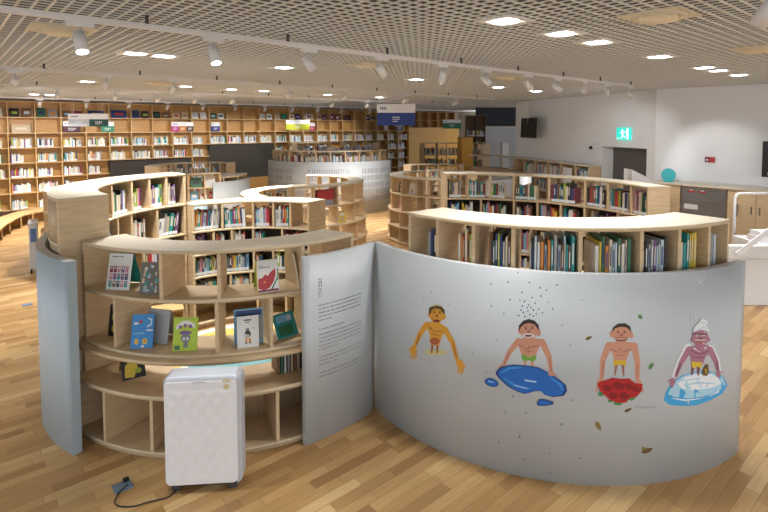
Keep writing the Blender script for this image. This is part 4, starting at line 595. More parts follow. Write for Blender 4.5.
('drop_blue',[(-105.03,1.324),(-105.08,1.318),(-105.21,1.317),(-105.31,1.320),(-105.31,1.326),(-105.21,1.331),(-105.09,1.329)]),
('drop_grey',[(-109.81,1.474),(-109.86,1.469),(-109.99,1.467),(-110.10,1.470),(-110.10,1.476),(-110.00,1.481),(-109.87,1.480)]),
('drop_blue',[(-109.02,1.210),(-109.07,1.205),(-109.20,1.203),(-109.31,1.206),(-109.31,1.212),(-109.21,1.217),(-109.08,1.216)]),
('drop_grey',[(-107.76,1.233),(-107.82,1.227),(-107.95,1.225),(-108.05,1.229),(-108.06,1.235),(-107.95,1.239),(-107.82,1.238)]),
('drop_grey',[(-105.88,1.196),(-105.93,1.190),(-106.06,1.188),(-106.17,1.192),(-106.17,1.198),(-106.07,1.202),(-105.94,1.201)]),
('drop_blue',[(-107.18,1.186),(-107.24,1.180),(-107.37,1.179),(-107.47,1.182),(-107.47,1.188),(-107.37,1.192),(-107.24,1.192)]),
('drop_grey',[(-111.91,0.453),(-111.98,0.445),(-112.15,0.443),(-112.28,0.446),(-112.28,0.454),(-112.15,0.460),(-111.99,0.459)]),
('drop_grey',[(-107.67,0.478),(-107.74,0.470),(-107.89,0.468),(-108.02,0.472),(-108.02,0.479),(-107.90,0.485),(-107.74,0.484)]),
('drop_blue',[(-100.40,0.428),(-100.46,0.421),(-100.61,0.419),(-100.74,0.423),(-100.74,0.431),(-100.62,0.436),(-100.47,0.435)]),
('drop_blue',[(-108.90,0.296),(-108.97,0.289),(-109.13,0.286),(-109.26,0.290),(-109.26,0.297),(-109.13,0.303),(-108.97,0.302)]),
('drop_grey',[(-113.30,0.219),(-113.37,0.211),(-113.54,0.208),(-113.67,0.212),(-113.68,0.220),(-113.55,0.226),(-113.38,0.225)]),
('drop_grey',[(-102.72,0.207),(-102.79,0.200),(-102.94,0.198),(-103.07,0.202),(-103.07,0.210),(-102.95,0.215),(-102.79,0.214)]),
('drop_grey',[(-107.75,0.137),(-107.82,0.129),(-107.97,0.127),(-108.10,0.131),(-108.11,0.138),(-107.98,0.144),(-107.82,0.143)]),
('drop_grey',[(-96.55,0.196),(-96.62,0.189),(-96.77,0.187),(-96.90,0.192),(-96.90,0.199),(-96.78,0.204),(-96.62,0.203)]),
('drop_grey',[(-102.54,0.063),(-102.60,0.056),(-102.76,0.053),(-102.88,0.058),(-102.89,0.065),(-102.77,0.070),(-102.61,0.070)]),
('drop_grey',[(-110.40,0.581),(-110.46,0.574),(-110.62,0.571),(-110.75,0.575),(-110.76,0.583),(-110.63,0.589),(-110.47,0.588)]),
('drop_grey',[(-98.56,0.606),(-98.63,0.600),(-98.78,0.597),(-98.90,0.602),(-98.91,0.609),(-98.79,0.614),(-98.63,0.613)]),
('drop_grey',[(-99.05,0.993),(-99.09,0.988),(-99.19,0.987),(-99.27,0.990),(-99.28,0.995),(-99.20,0.998),(-99.09,0.997)]),
('drop_grey',[(-100.72,1.130),(-100.76,1.125),(-100.87,1.124),(-100.95,1.127),(-100.95,1.132),(-100.87,1.135),(-100.77,1.134)]),
('drop_grey',[(-103.60,1.284),(-103.65,1.280),(-103.75,1.279),(-103.83,1.282),(-103.83,1.286),(-103.75,1.290),(-103.65,1.289)]),
('drop_grey',[(-96.83,1.312),(-96.87,1.308),(-96.97,1.306),(-97.06,1.309),(-97.06,1.314),(-96.98,1.317),(-96.88,1.316)]),
('drop_grey',[(-119.38,0.846),(-119.43,0.840),(-119.55,0.838),(-119.64,0.841),(-119.64,0.846),(-119.55,0.850),(-119.43,0.850)]),
('drop_grey',[(-116.15,0.719),(-116.20,0.714),(-116.31,0.712),(-116.40,0.715),(-116.41,0.720),(-116.32,0.724),(-116.20,0.723)]),
('drop_grey',[(-109.29,1.280),(-109.34,1.276),(-109.44,1.274),(-109.53,1.277),(-109.53,1.282),(-109.45,1.286),(-109.34,1.285)]),
('drop_grey',[(-114.04,0.969),(-114.08,0.964),(-114.19,0.962),(-114.28,0.965),(-114.28,0.970),(-114.20,0.974),(-114.09,0.973)])],
'snow flakes':[('snow_white',[(-70.46,1.264),(-70.52,1.261),(-70.66,1.262),(-70.73,1.265),(-70.67,1.268),(-70.53,1.268)]),
('snow_white',[(-68.70,1.254),(-68.82,1.250),(-69.08,1.251),(-69.22,1.257),(-69.10,1.261),(-68.84,1.260)]),
('snow_white',[(-70.24,1.192),(-70.32,1.189),(-70.47,1.189),(-70.55,1.193),(-70.48,1.196),(-70.32,1.196)]),
('snow_white',[(-73.34,1.420),(-73.40,1.415),(-73.54,1.416),(-73.61,1.421),(-73.55,1.426),(-73.42,1.426)]),
('snow_white',[(-66.88,1.041),(-66.95,1.037),(-67.11,1.038),(-67.20,1.042),(-67.12,1.046),(-66.96,1.045)]),
('snow_white',[(-75.99,1.167),(-76.08,1.162),(-76.27,1.162),(-76.37,1.168),(-76.28,1.173),(-76.09,1.172)]),
('snow_white',[(-69.19,1.152),(-69.30,1.148),(-69.52,1.149),(-69.64,1.154),(-69.53,1.158),(-69.31,1.157)]),
('snow_white',[(-71.79,1.380),(-71.87,1.377),(-72.05,1.377),(-72.14,1.381),(-72.06,1.384),(-71.88,1.383)]),
('snow_white',[(-62.66,1.150),(-62.75,1.145),(-62.96,1.146),(-63.07,1.152),(-62.98,1.157),(-62.77,1.156)]),
('snow_white',[(-73.30,1.185),(-73.41,1.181),(-73.63,1.181),(-73.75,1.187),(-73.64,1.192),(-73.42,1.191)]),
('snow_white',[(-74.15,1.175),(-74.23,1.172),(-74.39,1.172),(-74.47,1.176),(-74.40,1.179),(-74.23,1.179)]),
('snow_white',[(-70.78,1.312),(-70.89,1.309),(-71.12,1.310),(-71.24,1.313),(-71.13,1.316),(-70.90,1.315)]),
('snow_white',[(-65.16,1.301),(-65.27,1.298),(-65.49,1.298),(-65.61,1.303),(-65.51,1.307),(-65.28,1.306)]),
('snow_white',[(-68.97,1.286),(-69.11,1.283),(-69.38,1.284),(-69.51,1.288),(-69.39,1.291),(-69.12,1.290)]),
('snow_white',[(-72.54,1.152),(-72.61,1.149),(-72.76,1.149),(-72.84,1.153),(-72.77,1.157),(-72.62,1.156)]),
('snow_white',[(-68.99,1.079),(-69.07,1.075),(-69.24,1.075),(-69.33,1.081),(-69.25,1.085),(-69.08,1.084)]),
('snow_white',[(-69.38,1.430),(-69.45,1.425),(-69.60,1.426),(-69.69,1.431),(-69.62,1.436),(-69.46,1.436)]),
('snow_white',[(-71.42,1.157),(-71.49,1.153),(-71.64,1.153),(-71.72,1.158),(-71.65,1.161),(-71.50,1.161)]),
('snow_white',[(-68.90,1.438),(-69.01,1.433),(-69.24,1.434),(-69.35,1.440),(-69.25,1.445),(-69.02,1.444)]),
('snow_white',[(-66.09,0.957),(-66.21,0.952),(-66.47,0.953),(-66.60,0.959),(-66.48,0.964),(-66.23,0.963)]),
('snow_white',[(-66.83,0.955),(-66.95,0.951),(-67.21,0.953),(-67.34,0.958),(-67.22,0.961),(-66.96,0.960)]),
('snow_white',[(-69.80,0.982),(-69.90,0.977),(-70.11,0.978),(-70.22,0.984),(-70.13,0.989),(-69.92,0.988)]),
('snow_white',[(-71.24,1.243),(-71.30,1.239),(-71.43,1.240),(-71.50,1.244),(-71.44,1.248),(-71.31,1.247)]),
('snow_white',[(-67.71,0.962),(-67.79,0.959),(-67.97,0.960),(-68.06,0.964),(-67.98,0.966),(-67.80,0.965)]),
('snow_white',[(-68.01,1.055),(-68.10,1.052),(-68.28,1.053),(-68.37,1.057),(-68.29,1.060),(-68.11,1.060)]),
('snow_white',[(-70.06,1.415),(-70.18,1.411),(-70.44,1.412),(-70.57,1.416),(-70.45,1.420),(-70.19,1.419)]),
('snow_white',[(-70.50,1.437),(-70.56,1.433),(-70.70,1.433),(-70.78,1.438),(-70.71,1.443),(-70.57,1.442)]),
('snow_white',[(-69.51,1.386),(-69.57,1.382),(-69.69,1.382),(-69.76,1.387),(-69.70,1.391),(-69.58,1.391)]),
('snow_white',[(-70.67,1.404),(-70.75,1.399),(-70.95,1.400),(-71.05,1.405),(-70.96,1.410),(-70.77,1.409)]),
('snow_white',[(-59.38,1.204),(-59.56,1.200),(-59.94,1.203),(-60.14,1.208),(-59.96,1.212),(-59.58,1.209)]),
('snow_white',[(-70.62,1.447),(-70.70,1.444),(-70.88,1.444),(-70.97,1.448),(-70.89,1.452),(-70.71,1.451)]),
('snow_white',[(-66.00,0.990),(-66.13,0.986),(-66.40,0.988),(-66.54,0.993),(-66.41,0.997),(-66.14,0.995)]),
('snow_white',[(-67.77,1.332),(-67.85,1.329),(-68.00,1.329),(-68.09,1.333),(-68.02,1.337),(-67.86,1.336)]),
('snow_white',[(-69.71,1.019),(-69.77,1.016),(-69.91,1.017),(-69.99,1.021),(-69.92,1.024),(-69.78,1.023)]),
('snow_white',[(-65.39,0.934),(-65.49,0.929),(-65.69,0.930),(-65.80,0.936),(-65.71,0.941),(-65.50,0.940)]),
('snow_white',[(-72.42,1.141),(-72.53,1.136),(-72.74,1.137),(-72.86,1.143),(-72.76,1.147),(-72.54,1.146)]),
('snow_white',[(-72.25,1.364),(-72.36,1.359),(-72.59,1.360),(-72.71,1.366),(-72.60,1.371),(-72.37,1.370)]),
('snow_white',[(-70.16,0.993),(-70.24,0.989),(-70.40,0.990),(-70.49,0.995),(-70.42,0.999),(-70.25,0.998)]),
('snow_white',[(-68.55,1.042),(-68.65,1.038),(-68.85,1.039),(-68.96,1.044),(-68.87,1.048),(-68.66,1.047)]),
('snow_white',[(-75.25,1.135),(-75.31,1.130),(-75.45,1.130),(-75.53,1.136),(-75.46,1.141),(-75.33,1.140)]),
('snow_white',[(-68.61,0.962),(-68.74,0.958),(-69.01,0.959),(-69.15,0.964),(-69.03,0.969),(-68.76,0.967)]),
('snow_white',[(-71.14,1.445),(-71.25,1.442),(-71.49,1.442),(-71.62,1.446),(-71.50,1.449),(-71.26,1.448)]),
('snow_white',[(-64.92,1.414),(-64.99,1.409),(-65.16,1.410),(-65.25,1.415),(-65.18,1.420),(-65.01,1.419)]),
('snow_white',[(-71.49,1.180),(-71.59,1.175),(-71.81,1.176),(-71.93,1.182),(-71.83,1.187),(-71.61,1.186)]),
('snow_white',[(-70.21,0.995),(-70.26,0.990),(-70.38,0.990),(-70.45,0.996),(-70.39,1.001),(-70.28,1.000)]),
('snow_white',[(-70.41,1.406),(-70.52,1.402),(-70.75,1.402),(-70.87,1.408),(-70.76,1.413),(-70.53,1.412)]),
('snow_white',[(-61.34,0.226),(-61.43,0.223),(-61.64,0.225),(-61.74,0.230),(-61.65,0.232),(-61.45,0.230)]),
('snow_white',[(-61.55,0.347),(-61.64,0.344),(-61.84,0.346),(-61.95,0.351),(-61.85,0.353),(-61.65,0.351)]),
('snow_white',[(-65.88,0.341),(-65.96,0.338),(-66.13,0.339),(-66.22,0.343),(-66.14,0.346),(-65.97,0.344)]),
('snow_white',[(-60.86,0.144),(-60.96,0.142),(-61.16,0.144),(-61.27,0.148),(-61.18,0.151),(-60.97,0.149)]),
('snow_white',[(-69.50,0.302),(-69.57,0.300),(-69.72,0.301),(-69.80,0.305),(-69.73,0.307),(-69.58,0.306)]),
('snow_white',[(-76.78,0.505),(-76.84,0.502),(-76.96,0.503),(-77.03,0.506),(-76.97,0.509),(-76.84,0.509)]),
('snow_white',[(-67.28,0.299),(-67.36,0.296),(-67.52,0.297),(-67.60,0.301),(-67.53,0.304),(-67.37,0.302)]),
('snow_white',[(-61.61,0.208),(-61.70,0.206),(-61.90,0.208),(-62.01,0.212),(-61.91,0.215),(-61.72,0.213)]),
('snow_white',[(-74.98,0.390),(-75.05,0.387),(-75.18,0.388),(-75.25,0.391),(-75.18,0.394),(-75.05,0.393)]),
('snow_white',[(-63.81,0.258),(-63.90,0.256),(-64.08,0.257),(-64.18,0.261),(-64.09,0.264),(-63.91,0.262)]),
('snow_white',[(-76.73,0.243),(-76.79,0.241),(-76.92,0.241),(-76.98,0.245),(-76.92,0.247),(-76.80,0.247)]),
('snow_white',[(-62.78,0.398),(-62.87,0.395),(-63.06,0.397),(-63.16,0.401),(-63.07,0.403),(-62.88,0.402)]),
('snow_white',[(-68.28,0.342),(-68.35,0.339),(-68.51,0.341),(-68.59,0.344),(-68.52,0.347),(-68.36,0.346)]),
('snow_white',[(-63.52,0.327),(-63.60,0.325),(-63.79,0.326),(-63.88,0.331),(-63.80,0.333),(-63.61,0.331)]),
('snow_white',[(-73.46,0.341),(-73.53,0.338),(-73.66,0.339),(-73.74,0.343),(-73.67,0.345),(-73.54,0.345)]),
('snow_white',[(-59.50,0.364),(-59.60,0.362),(-59.82,0.364),(-59.93,0.368),(-59.83,0.371),(-59.62,0.369)]),
('pale_yellow',[(-118.98,1.147),(-119.06,1.141),(-119.22,1.140),(-119.30,1.145),(-119.23,1.151),(-119.06,1.152)]),
('pale_yellow',[(-119.87,1.007),(-119.95,1.001),(-120.11,1.000),(-120.20,1.005),(-120.12,1.011),(-119.95,1.012)]),
('pale_yellow',[(-125.28,1.168),(-125.37,1.161),(-125.55,1.160),(-125.64,1.165),(-125.55,1.172),(-125.37,1.173)]),
('pale_yellow',[(-122.32,0.325),(-122.40,0.319),(-122.57,0.317),(-122.66,0.322),(-122.58,0.329),(-122.40,0.331)]),
('pale_yellow',[(-133.51,0.137),(-133.62,0.129),(-133.84,0.126),(-133.95,0.131),(-133.84,0.139),(-133.62,0.142)]),
('pale_yellow',[(-129.84,1.229),(-129.94,1.222),(-130.14,1.221),(-130.24,1.226),(-130.14,1.233),(-129.94,1.235)]),
('pale_yellow',[(-126.06,1.193),(-126.15,1.186),(-126.33,1.185),(-126.42,1.190),(-126.33,1.197),(-126.15,1.198)]),
('pale_yellow',[(-124.39,0.652),(-124.48,0.646),(-124.66,0.644),(-124.75,0.649),(-124.66,0.656),(-124.48,0.658)]),
('pale_yellow',[(-132.14,1.150),(-132.25,1.143),(-132.45,1.141),(-132.56,1.147),(-132.46,1.153),(-132.25,1.155)]),
('pale_yellow',[(-127.22,0.469),(-127.31,0.462),(-127.50,0.460),(-127.60,0.465),(-127.51,0.472),(-127.32,0.474)])],
'signature':[('drop_grey',[(-85.39,0.554),(-85.23,0.566),(-84.96,0.555),(-84.93,0.554),(-84.89,0.554),(-84.87,0.555),(-84.86,0.556),(-84.88,0.557),(-85.24,0.570),(-85.49,0.556),(-85.50,0.555),(-85.48,0.554),(-85.45,0.554),(-85.42,0.554)]),
('drop_grey',[(-84.73,0.551),(-84.56,0.565),(-84.29,0.554),(-84.26,0.553),(-84.23,0.553),(-84.20,0.554),(-84.20,0.555),(-84.21,0.556),(-84.59,0.569),(-84.83,0.552),(-84.83,0.551),(-84.82,0.550),(-84.78,0.550),(-84.75,0.550)]),
('drop_grey',[(-84.06,0.547),(-83.88,0.564),(-83.62,0.552),(-83.59,0.552),(-83.56,0.552),(-83.53,0.553),(-83.53,0.554),(-83.54,0.555),(-83.93,0.567),(-84.16,0.548),(-84.17,0.547),(-84.15,0.546),(-84.11,0.546),(-84.08,0.546)]),
('drop_grey',[(-83.40,0.551),(-83.23,0.562),(-82.95,0.551),(-82.92,0.550),(-82.88,0.550),(-82.86,0.551),(-82.85,0.552),(-82.86,0.553),(-83.24,0.566),(-83.50,0.553),(-83.50,0.552),(-83.49,0.551),(-83.46,0.550),(-83.42,0.550)]),
('drop_grey',[(-82.71,0.547),(-82.54,0.561),(-82.27,0.549),(-82.23,0.549),(-82.20,0.549),(-82.17,0.549),(-82.17,0.550),(-82.18,0.552),(-82.57,0.565),(-82.82,0.548),(-82.82,0.547),(-82.80,0.546),(-82.77,0.546),(-82.74,0.546)]),
('drop_grey',[(-82.03,0.542),(-81.84,0.559),(-81.58,0.548),(-81.54,0.547),(-81.51,0.547),(-81.48,0.548),(-81.48,0.549),(-81.49,0.550),(-81.89,0.563),(-82.13,0.544),(-82.13,0.543),(-82.11,0.542),(-82.08,0.541),(-82.05,0.541)]),
('drop_grey',[(-81.34,0.546),(-81.17,0.557),(-80.88,0.546),(-80.85,0.545),(-80.81,0.545),(-80.79,0.546),(-80.78,0.547),(-80.79,0.548),(-81.18,0.561),(-81.44,0.548),(-81.45,0.547),(-81.43,0.546),(-81.40,0.545),(-81.37,0.545)])],
}

MCOL = {'ochre': (.70, .34, .035), 'ochre_dark': (.34, .12, .02), 'ink': (.03, .025, .025), 'rust': (.42, .11, .03), 'pale_yellow': (.62, .55, .22), 'brown_hair': (.10, .065, .02), 'maroon': (.22, .03, .03),
        'pink_skin': (.62, .30, .20), 'pink_dark': (.36, .15, .13), 'trunk_green': (.16, .40, .05), 'trunk_yellow': (.66, .45, .03), 'black_hair': (.03, .022, .02), 'mural_white': (.74, .73, .72), 'navy_blue': (.01, .045, .22),
        'pool_blue': (.01, .14, .52), 'bright_blue': (.05, .28, .72), 'sky_tint': (.34, .58, .82), 'rose_red': (.44, .012, .018), 'rose_dark': (.24, .006, .012), 'leaf_green': (.05, .26, .08), 'olive': (.24, .19, .04), 'leaf_brown': (.14, .075, .02),
        'mauve_skin': (.38, .16, .24), 'mauve_dark': (.17, .06, .10), 'water_blue': (.04, .34, .66), 'ice_blue': (.36, .60, .74), 'snow_white': (.74, .78, .82), 'drop_grey': (.22, .24, .29), 'drop_blue': (.04, .11, .28)}
MM = {k: mat('paint_' + k, v, .5) for k, v in MCOL.items()}
def painted(name, items, parent, C=CB, R=1.89):
    cols = []; bm = bmesh.new(); idx = []
    for i, (c, poly) in enumerate(items):
        if c not in cols: cols.append(c)
        lift = .0010 + .00014 * i
        vs = [bm.verts.new((a * .033, z, lift)) for a, z in poly]      # flat: arc length, height, lift
        try: f = bm.faces.new(vs)
        except ValueError: continue
        f.material_index = cols.index(c)
    bmesh.ops.triangulate(bm, faces=bm.faces[:])
    for _ in range(6):
        es = [e for e in bm.edges if e.calc_length() > .022]
        if not es: break
        bmesh.ops.subdivide_edges(bm, edges=es, cuts=1)
    for v in bm.verts:
        a = v.co.x / .033; z = v.co.y; r = R + v.co.z
        v.co = (r * cos(rad(a)), r * sin(rad(a)), z)
    for f in bm.faces:
        n = f.normal; f.normal_update()
        if f.normal.x * f.calc_center_median().x + f.normal.y * f.calc_center_median().y < 0: f.normal_flip()
    me = bpy.data.meshes.new(name); bm.to_mesh(me); bm.free()
    for c in cols: me.materials.append(MM[c])
    o = bpy.data.objects.new(name, me); COL.objects.link(o); o.parent = parent
    return o
for k, lab in (('golden bather', 'painted golden figure reaching its arms down'), ('pool bather', 'painted figure in green trunks over a blue pool'), ('rose bather', 'painted figure leaning on red roses'), ('snow bather', 'painted figure with a snowy white hat over icy water')):
    o = painted('painted_figure', MURAL[k], mural); o['label'] = lab
lv = MURAL['falling leaves']
for i in range(0, len(lv), 2): painted('painted_leaf', lv[i:i + 2], mural)
for k, nm in (('rain drops', 'painted_rain'), ('snow flakes', 'painted_snow')):
    o = painted(nm, MURAL[k], mural); o['kind'] = 'stuff'
painted('painted_signature', MURAL['signature'], mural)

# ------------------------------------------------------------------ books of the two near nooks
mix = KEYS + ['white', 'pale blue', 'cream']
rng = random.Random(5)
dull = ['dark green', 'grey', 'white', 'navy blue', 'black', 'cream', 'maroon', 'pale blue', 'brown']
# tall arc, seen from inside: left = larger angle
for (al, ar, z, fr, n, h, where, ln) in [
        (183, 166.9, 1.557, .86, 10, .27, 'tall left shelf, upper row, end bay', 0), (166.5, 155.6, 1.557, .62, 6, .27, 'tall left shelf, upper row, second bay', 0),
        (155.2, 145.6, 1.557, .80, 7, .28, 'tall left shelf, upper row, third bay', 0), (145.2, 136, 1.557, .55, 5, .27, 'tall left shelf, upper row, last bay', 0),
        (192, 177.9, 1.191, .7, 6, .25, 'tall left shelf, second row, first bay', 0), (167.2, 151.3, 1.191, .60, 7, .27, 'tall left shelf, second row, middle bay', 0),
        (151, 136.3, 1.191, .78, 7, .28, 'tall left shelf, second row, last bay', .14),
        (160, 147, .827, .8, 6, .26, 'tall left shelf, third row, middle bay', 0), (147, 136, .827, .8, 5, .26, 'tall left shelf, third row, last bay', 0)]:
    fill_bay(rng, CA, 1.33, z, al, ar, -1, fr, n, h, mix, where, 'books in tall left shelf', lean=ln)
lightp = ['white', 'pale blue', 'pink', 'red', 'cream', 'sky blue', 'teal', 'purple', 'grey', 'navy blue', 'orange', 'maroon']
for (al, ar, z, fr, n, h, where, ln) in [
        (133, 116.3, 1.221, .86, 12, .27, 'rear left shelf, top row, first bay', .12), (115.9, 98.1, 1.221, .72, 9, .28, 'rear left shelf, top row, second bay', -.06),
        (97.7, 85.7, 1.221, .78, 7, .27, 'rear left shelf, top row, third bay', 0), (85.3, 74.6, 1.221, .85, 7, .27, 'rear left shelf, top row, fourth bay', 0),
        (133, 121.6, .931, .55, 5, .24, 'rear left shelf, second row, first bay', 0), (121.2, 110.9, .931, .6, 5, .24, 'rear left shelf, second row, second bay', 0),
        (110.5, 98.3, .931, .62, 6, .26, 'rear left shelf, second row, third bay', 0), (97.9, 80.1, .931, .32, 5, .26, 'rear left shelf, second row, fourth bay', 0),
        (79.7, 63, .931, .75, 8, .24, 'rear left shelf, second row, last bay', 0),
        (133, 118, .656, .88, 10, .23, 'rear left shelf, third row, first bay', .08), (117.6, 98, .656, .85, 13, .24, 'rear left shelf, third row, second bay', 0),
        (97.6, 86, .656, .4, 4, .22, 'rear left shelf, third row, third bay', -.1), (85.6, 70, .656, .6, 6, .24, 'rear left shelf, third row, fourth bay', 0),
        (133, 112, .357, .8, 8, .23, 'rear left shelf, fourth row, first bay', 0), (111.6, 100, .357, .9, 9, .24, 'rear left shelf, fourth row, second bay', 0)]:
    fill_bay(rng, CA, 1.20, z, al, ar, -1, fr, n, h, lightp if z > .9 else mix, where, 'books in rear left shelf', lean=ln, dmin=.15, dmax=.2)
# front shelf of the right nook, seen from outside: left = smaller angle
for (al, ar, fr, n, h, where, pal, off) in [
        (-134.5, -130.9, .95, 3, .365, 'shelf above mural, first bay', ['black', 'navy blue', 'grey'], 0),
        (-125.4, -121.1, .95, 6, .365, 'shelf above mural, second bay', ['dark green', 'red', 'orange', 'pale blue', 'olive' if 0 else 'lime green', 'maroon', 'cream'], 0),
        (-117.6, -111.7, .97, 9, .365, 'shelf above mural, third bay', ['grey', 'cream', 'navy blue', 'lime green', 'brown', 'pale blue', 'dark green'], 0),
        (-108, -97.2, .97, 15, .365, 'shelf above mural, fourth bay', ['lime green', 'grey', 'pale blue', 'navy blue', 'black', 'white', 'orange', 'brown', 'teal'], 0),
        (-93.5, -84.3, .96, 11, .365, 'shelf above mural, fifth bay', ['dark green', 'white', 'pale blue', 'teal', 'white', 'orange', 'cream', 'yellow', 'cream'], 0),
        (-82.6, -75.2, .96, 9, .365, 'shelf above mural, sixth bay', ['purple', 'grey', 'white', 'black', 'white', 'brown', 'cream', 'pale blue'], 0),
        (-72.8, -66.2, .96, 7, .365, 'shelf above mural, seventh bay', ['teal', 'teal', 'white', 'cream', 'white', 'navy blue', 'yellow'], 0),
        (-63, -58.4, .95, 4, .365, 'shelf above mural, last bay', ['grey', 'white', 'pale blue', 'maroon'], 0)]:
    fill_bay(rng, CB, 1.765, 1.379, al, ar, 1, fr, n, h, pal, where, 'books above the mural', dmin=.22, dmax=.30, lab=False)
# rear shelf of the right nook
for (al, ar, fr, n, h, where) in [
        (95, 86.7, .66, 7, .28, 'rear right shelf, first bay'), (86.3, 77.3, .78, 8, .27, 'rear right shelf, second bay'), (76.9, 67.4, .62, 6, .27, 'rear right shelf, third bay'),
        (67, 52.6, .62, 9, .25, 'rear right shelf, fourth bay'), (52.2, 37.6, .70, 11, .28, 'rear right shelf, fifth bay'), (37.2, 27.8, .88, 9, .29, 'rear right shelf, sixth bay'),
        (27.4, 17.3, .85, 9, .27, 'rear right shelf, seventh bay'), (16.9, 9.5, .9, 8, .29, 'rear right shelf, last bay')]:
    fill_bay(rng, CK, 1.96, 1.451, al, ar, -1, fr, n, h, dull + ['teal', 'red', 'lime green', 'pink'], where, 'books in rear right shelf', dmin=.16, dmax=.22)
def arc_stuff(rng, C, r, a_left, a_right, z, h, facing=-1, frac=1.0, light=.5, step=6):
    a_right = a_left + (a_right - a_left) * frac
    n = max(1, int(round(abs(a_right - a_left) / step)))
    for i in range(n):
        p = [(C[0] + r * cos(rad(a)), C[1] + r * sin(rad(a))) for a in (a_left + (a_right - a_left) * i / n, a_left + (a_right - a_left) * (i + 1) / n)]
        am = rad(a_left + (a_right - a_left) * (i + .5) / n); bk = (cos(am) * -facing, sin(am) * -facing)
        stuff_row(rng, p[0], p[1], bk, z, h, light=light)
rs = random.Random(8)
for z in (1.061, .677, .297):
    for al, ar in ((94.5, 82), (80.5, 68), (66.5, 58), (56.5, 48), (47, 38), (36.5, 24), (22, 11)):
        arc_stuff(rs, CK, 1.97, al, ar, z, .34, frac=.85, light=.15)

# ------------------------------------------------------------------ display books of the left nook
def board_T(loc, rotz, tilt):
    """local x = width, local z = up, front face = -y; tilted back about its lower edge"""
    return Matrix.Translation(loc) @ Matrix.Rotation(rotz, 4, 'Z') @ Matrix.Rotation(-tilt, 4, 'X')
def display_book(a, r, z, yaw, tilt, w, h, color, label, deco, tent=0.0, tcolor=None, thick=.012, C=CA, parts_label=None):
    """picture book standing face-out on a shelf of the ring; tent>0 opens its back cover as a stand"""
    loc = (C[0] + r * cos(rad(a)), C[1] + r * sin(rad(a)), z + .001)
    root = thing('picture_book', loc, label, 'picture book', 'picture books on display')
    rz = rad(a) + pi / 2 + rad(yaw)
    R_ = Matrix.Rotation(rz, 4, 'Z') @ Matrix.Rotation(-rad(tilt), 4, 'X')
    up = thick * sin(rad(tilt)) + .0
    R_ = Matrix.Translation((0, 0, 0)) @ R_
    def T(q): return R_ @ Vector(q)
    c = COVER[color] if isinstance(color, str) else color
    bc = COVER[tcolor] if tcolor else c
    b = MB(); b.box(-w / 2, w / 2, 0, .003, 0, h, 0, R_); b.build('front_cover', [c], root, local=True)
    b = MB(); b.box(-w / 2 + .004, w / 2 - .004, .003, thick - .003, .002, h - .004, 0, R_); b.build('page_block', [PAPER], root, local=True)
    if tent:
        R2 = Matrix.Rotation(rz, 4, 'Z') @ Matrix.Translation(Vector((0, sin(rad(tilt)) * h, cos(rad(tilt)) * h))) @ Matrix.Rotation(rad(tent), 4, 'X')
        k = cos(rad(tilt)) * h / cos(rad(tent)) - .004
        b = MB(); b.box(-w / 2, w / 2, .006, .010, -k, 0, 0, R2); b.build('back_cover', [bc], root, local=True)
    else:
        b = MB(); b.box(-w / 2, w / 2, thick - .003, thick, 0, h, 0, R_); b.build('back_cover', [bc], root, local=True)
    cols = []; b = MB()
    for i, (m, pts) in enumerate(deco):
        if m not in cols: cols.append(m)
        y = -.0006 - i * .00012
        b.add([T(((p[0] - .5) * w, y, p[1] * h)) for p in pts], [tuple(range(len(pts)))], cols.index(m))
    if deco: b.build('cover_art', cols, root, local=True)
    return root
def R4(x0, y0, x1, y1): return [(x0, y0), (x1, y0), (x1, y1), (x0, y1)]
def EL(cx, cy, rx, ry, n=14): return [(cx + rx * cos(2 * pi * i / n), cy + ry * sin(2 * pi * i / n)) for i in range(n)]
K = COVER
rng = random.Random(3)
photos = [(INK, R4(.12, .90, .42, .93)), (INK, R4(.46, .90, .62, .93))]
for j in range(3):
    for i in range(5):
        x = .10 + i * .165; y = .08 + j * .2
        photos.append((K[rng.choice(['maroon', 'navy blue', 'red', 'teal', 'black', 'brown', 'purple', 'pink'])], R4(x, y, x + .13, y + .17)))
        photos.append((K[rng.choice(['beige', 'pink', 'cream', 'white'])], EL(x + .065, y + .115, .04, .035, 8)))
display_book(-115.9, 1.44, 1.195, 20, 14, .20, .285, 'white', 'white picture book with three rows of small portraits, propped open on the display top row', photos, tent=24, tcolor='teal')
gsp = [(K[rng.choice(['pale blue', 'beige', 'grey', 'brown', 'teal', 'cream'])], EL(rng.uniform(.15, .85), rng.uniform(.08, .9), rng.uniform(.03, .09), rng.uniform(.03, .07), 9)) for _ in range(34)]
display_book(-103.0, 1.44, 1.195, 10, 12, .165, .245, mat('cover_slate', (.13, .125, .115), .5), 'dark slate picture book with mottled pebble pattern on the display top row', gsp)
melon = [(K['red'], [(.06, .14), (.30, .08), (.55, .12), (.78, .32), (.88, .55), (.86, .72), (.74, .66), (.62, .60), (.52, .50), (.40, .56), (.26, .46), (.08, .44)]),
         (K['white'], [(.55, .10), (.62, .09), (.92, .42), (.95, .72), (.89, .72), (.86, .50), (.76, .30)]), (K['dark green'], [(.62, .08), (.68, .07), (.97, .40), (.99, .72), (.955, .72), (.93, .44)]),
         (K['orange'], EL(.36, .32, .07, .04)), (INK, R4(.1, .76, .62, .785)), (INK, R4(.1, .82, .34, .835)), (K['maroon'], R4(.04, .02, .96, .09)), (K['yellow'], R4(0, 0, .04, 1))]
display_book(-66.4, 1.475, 1.195, 2, 12, .175, .25, 'white', 'white picture book with a big red melon slice on the cover, display top row', melon, tent=20, tcolor='lime green')
display_book(-55.0, 1.42, 1.195, 62, 10, .16, .285, 'cream', 'thin cream book standing edge-on beside the printed partition', [])
sp = [(K['yellow'], EL(.5, .25, .2, .12)), (K['lime green'], EL(.4, .6, .18, .1)), (K['maroon'], EL(.6, .42, .14, .07))]
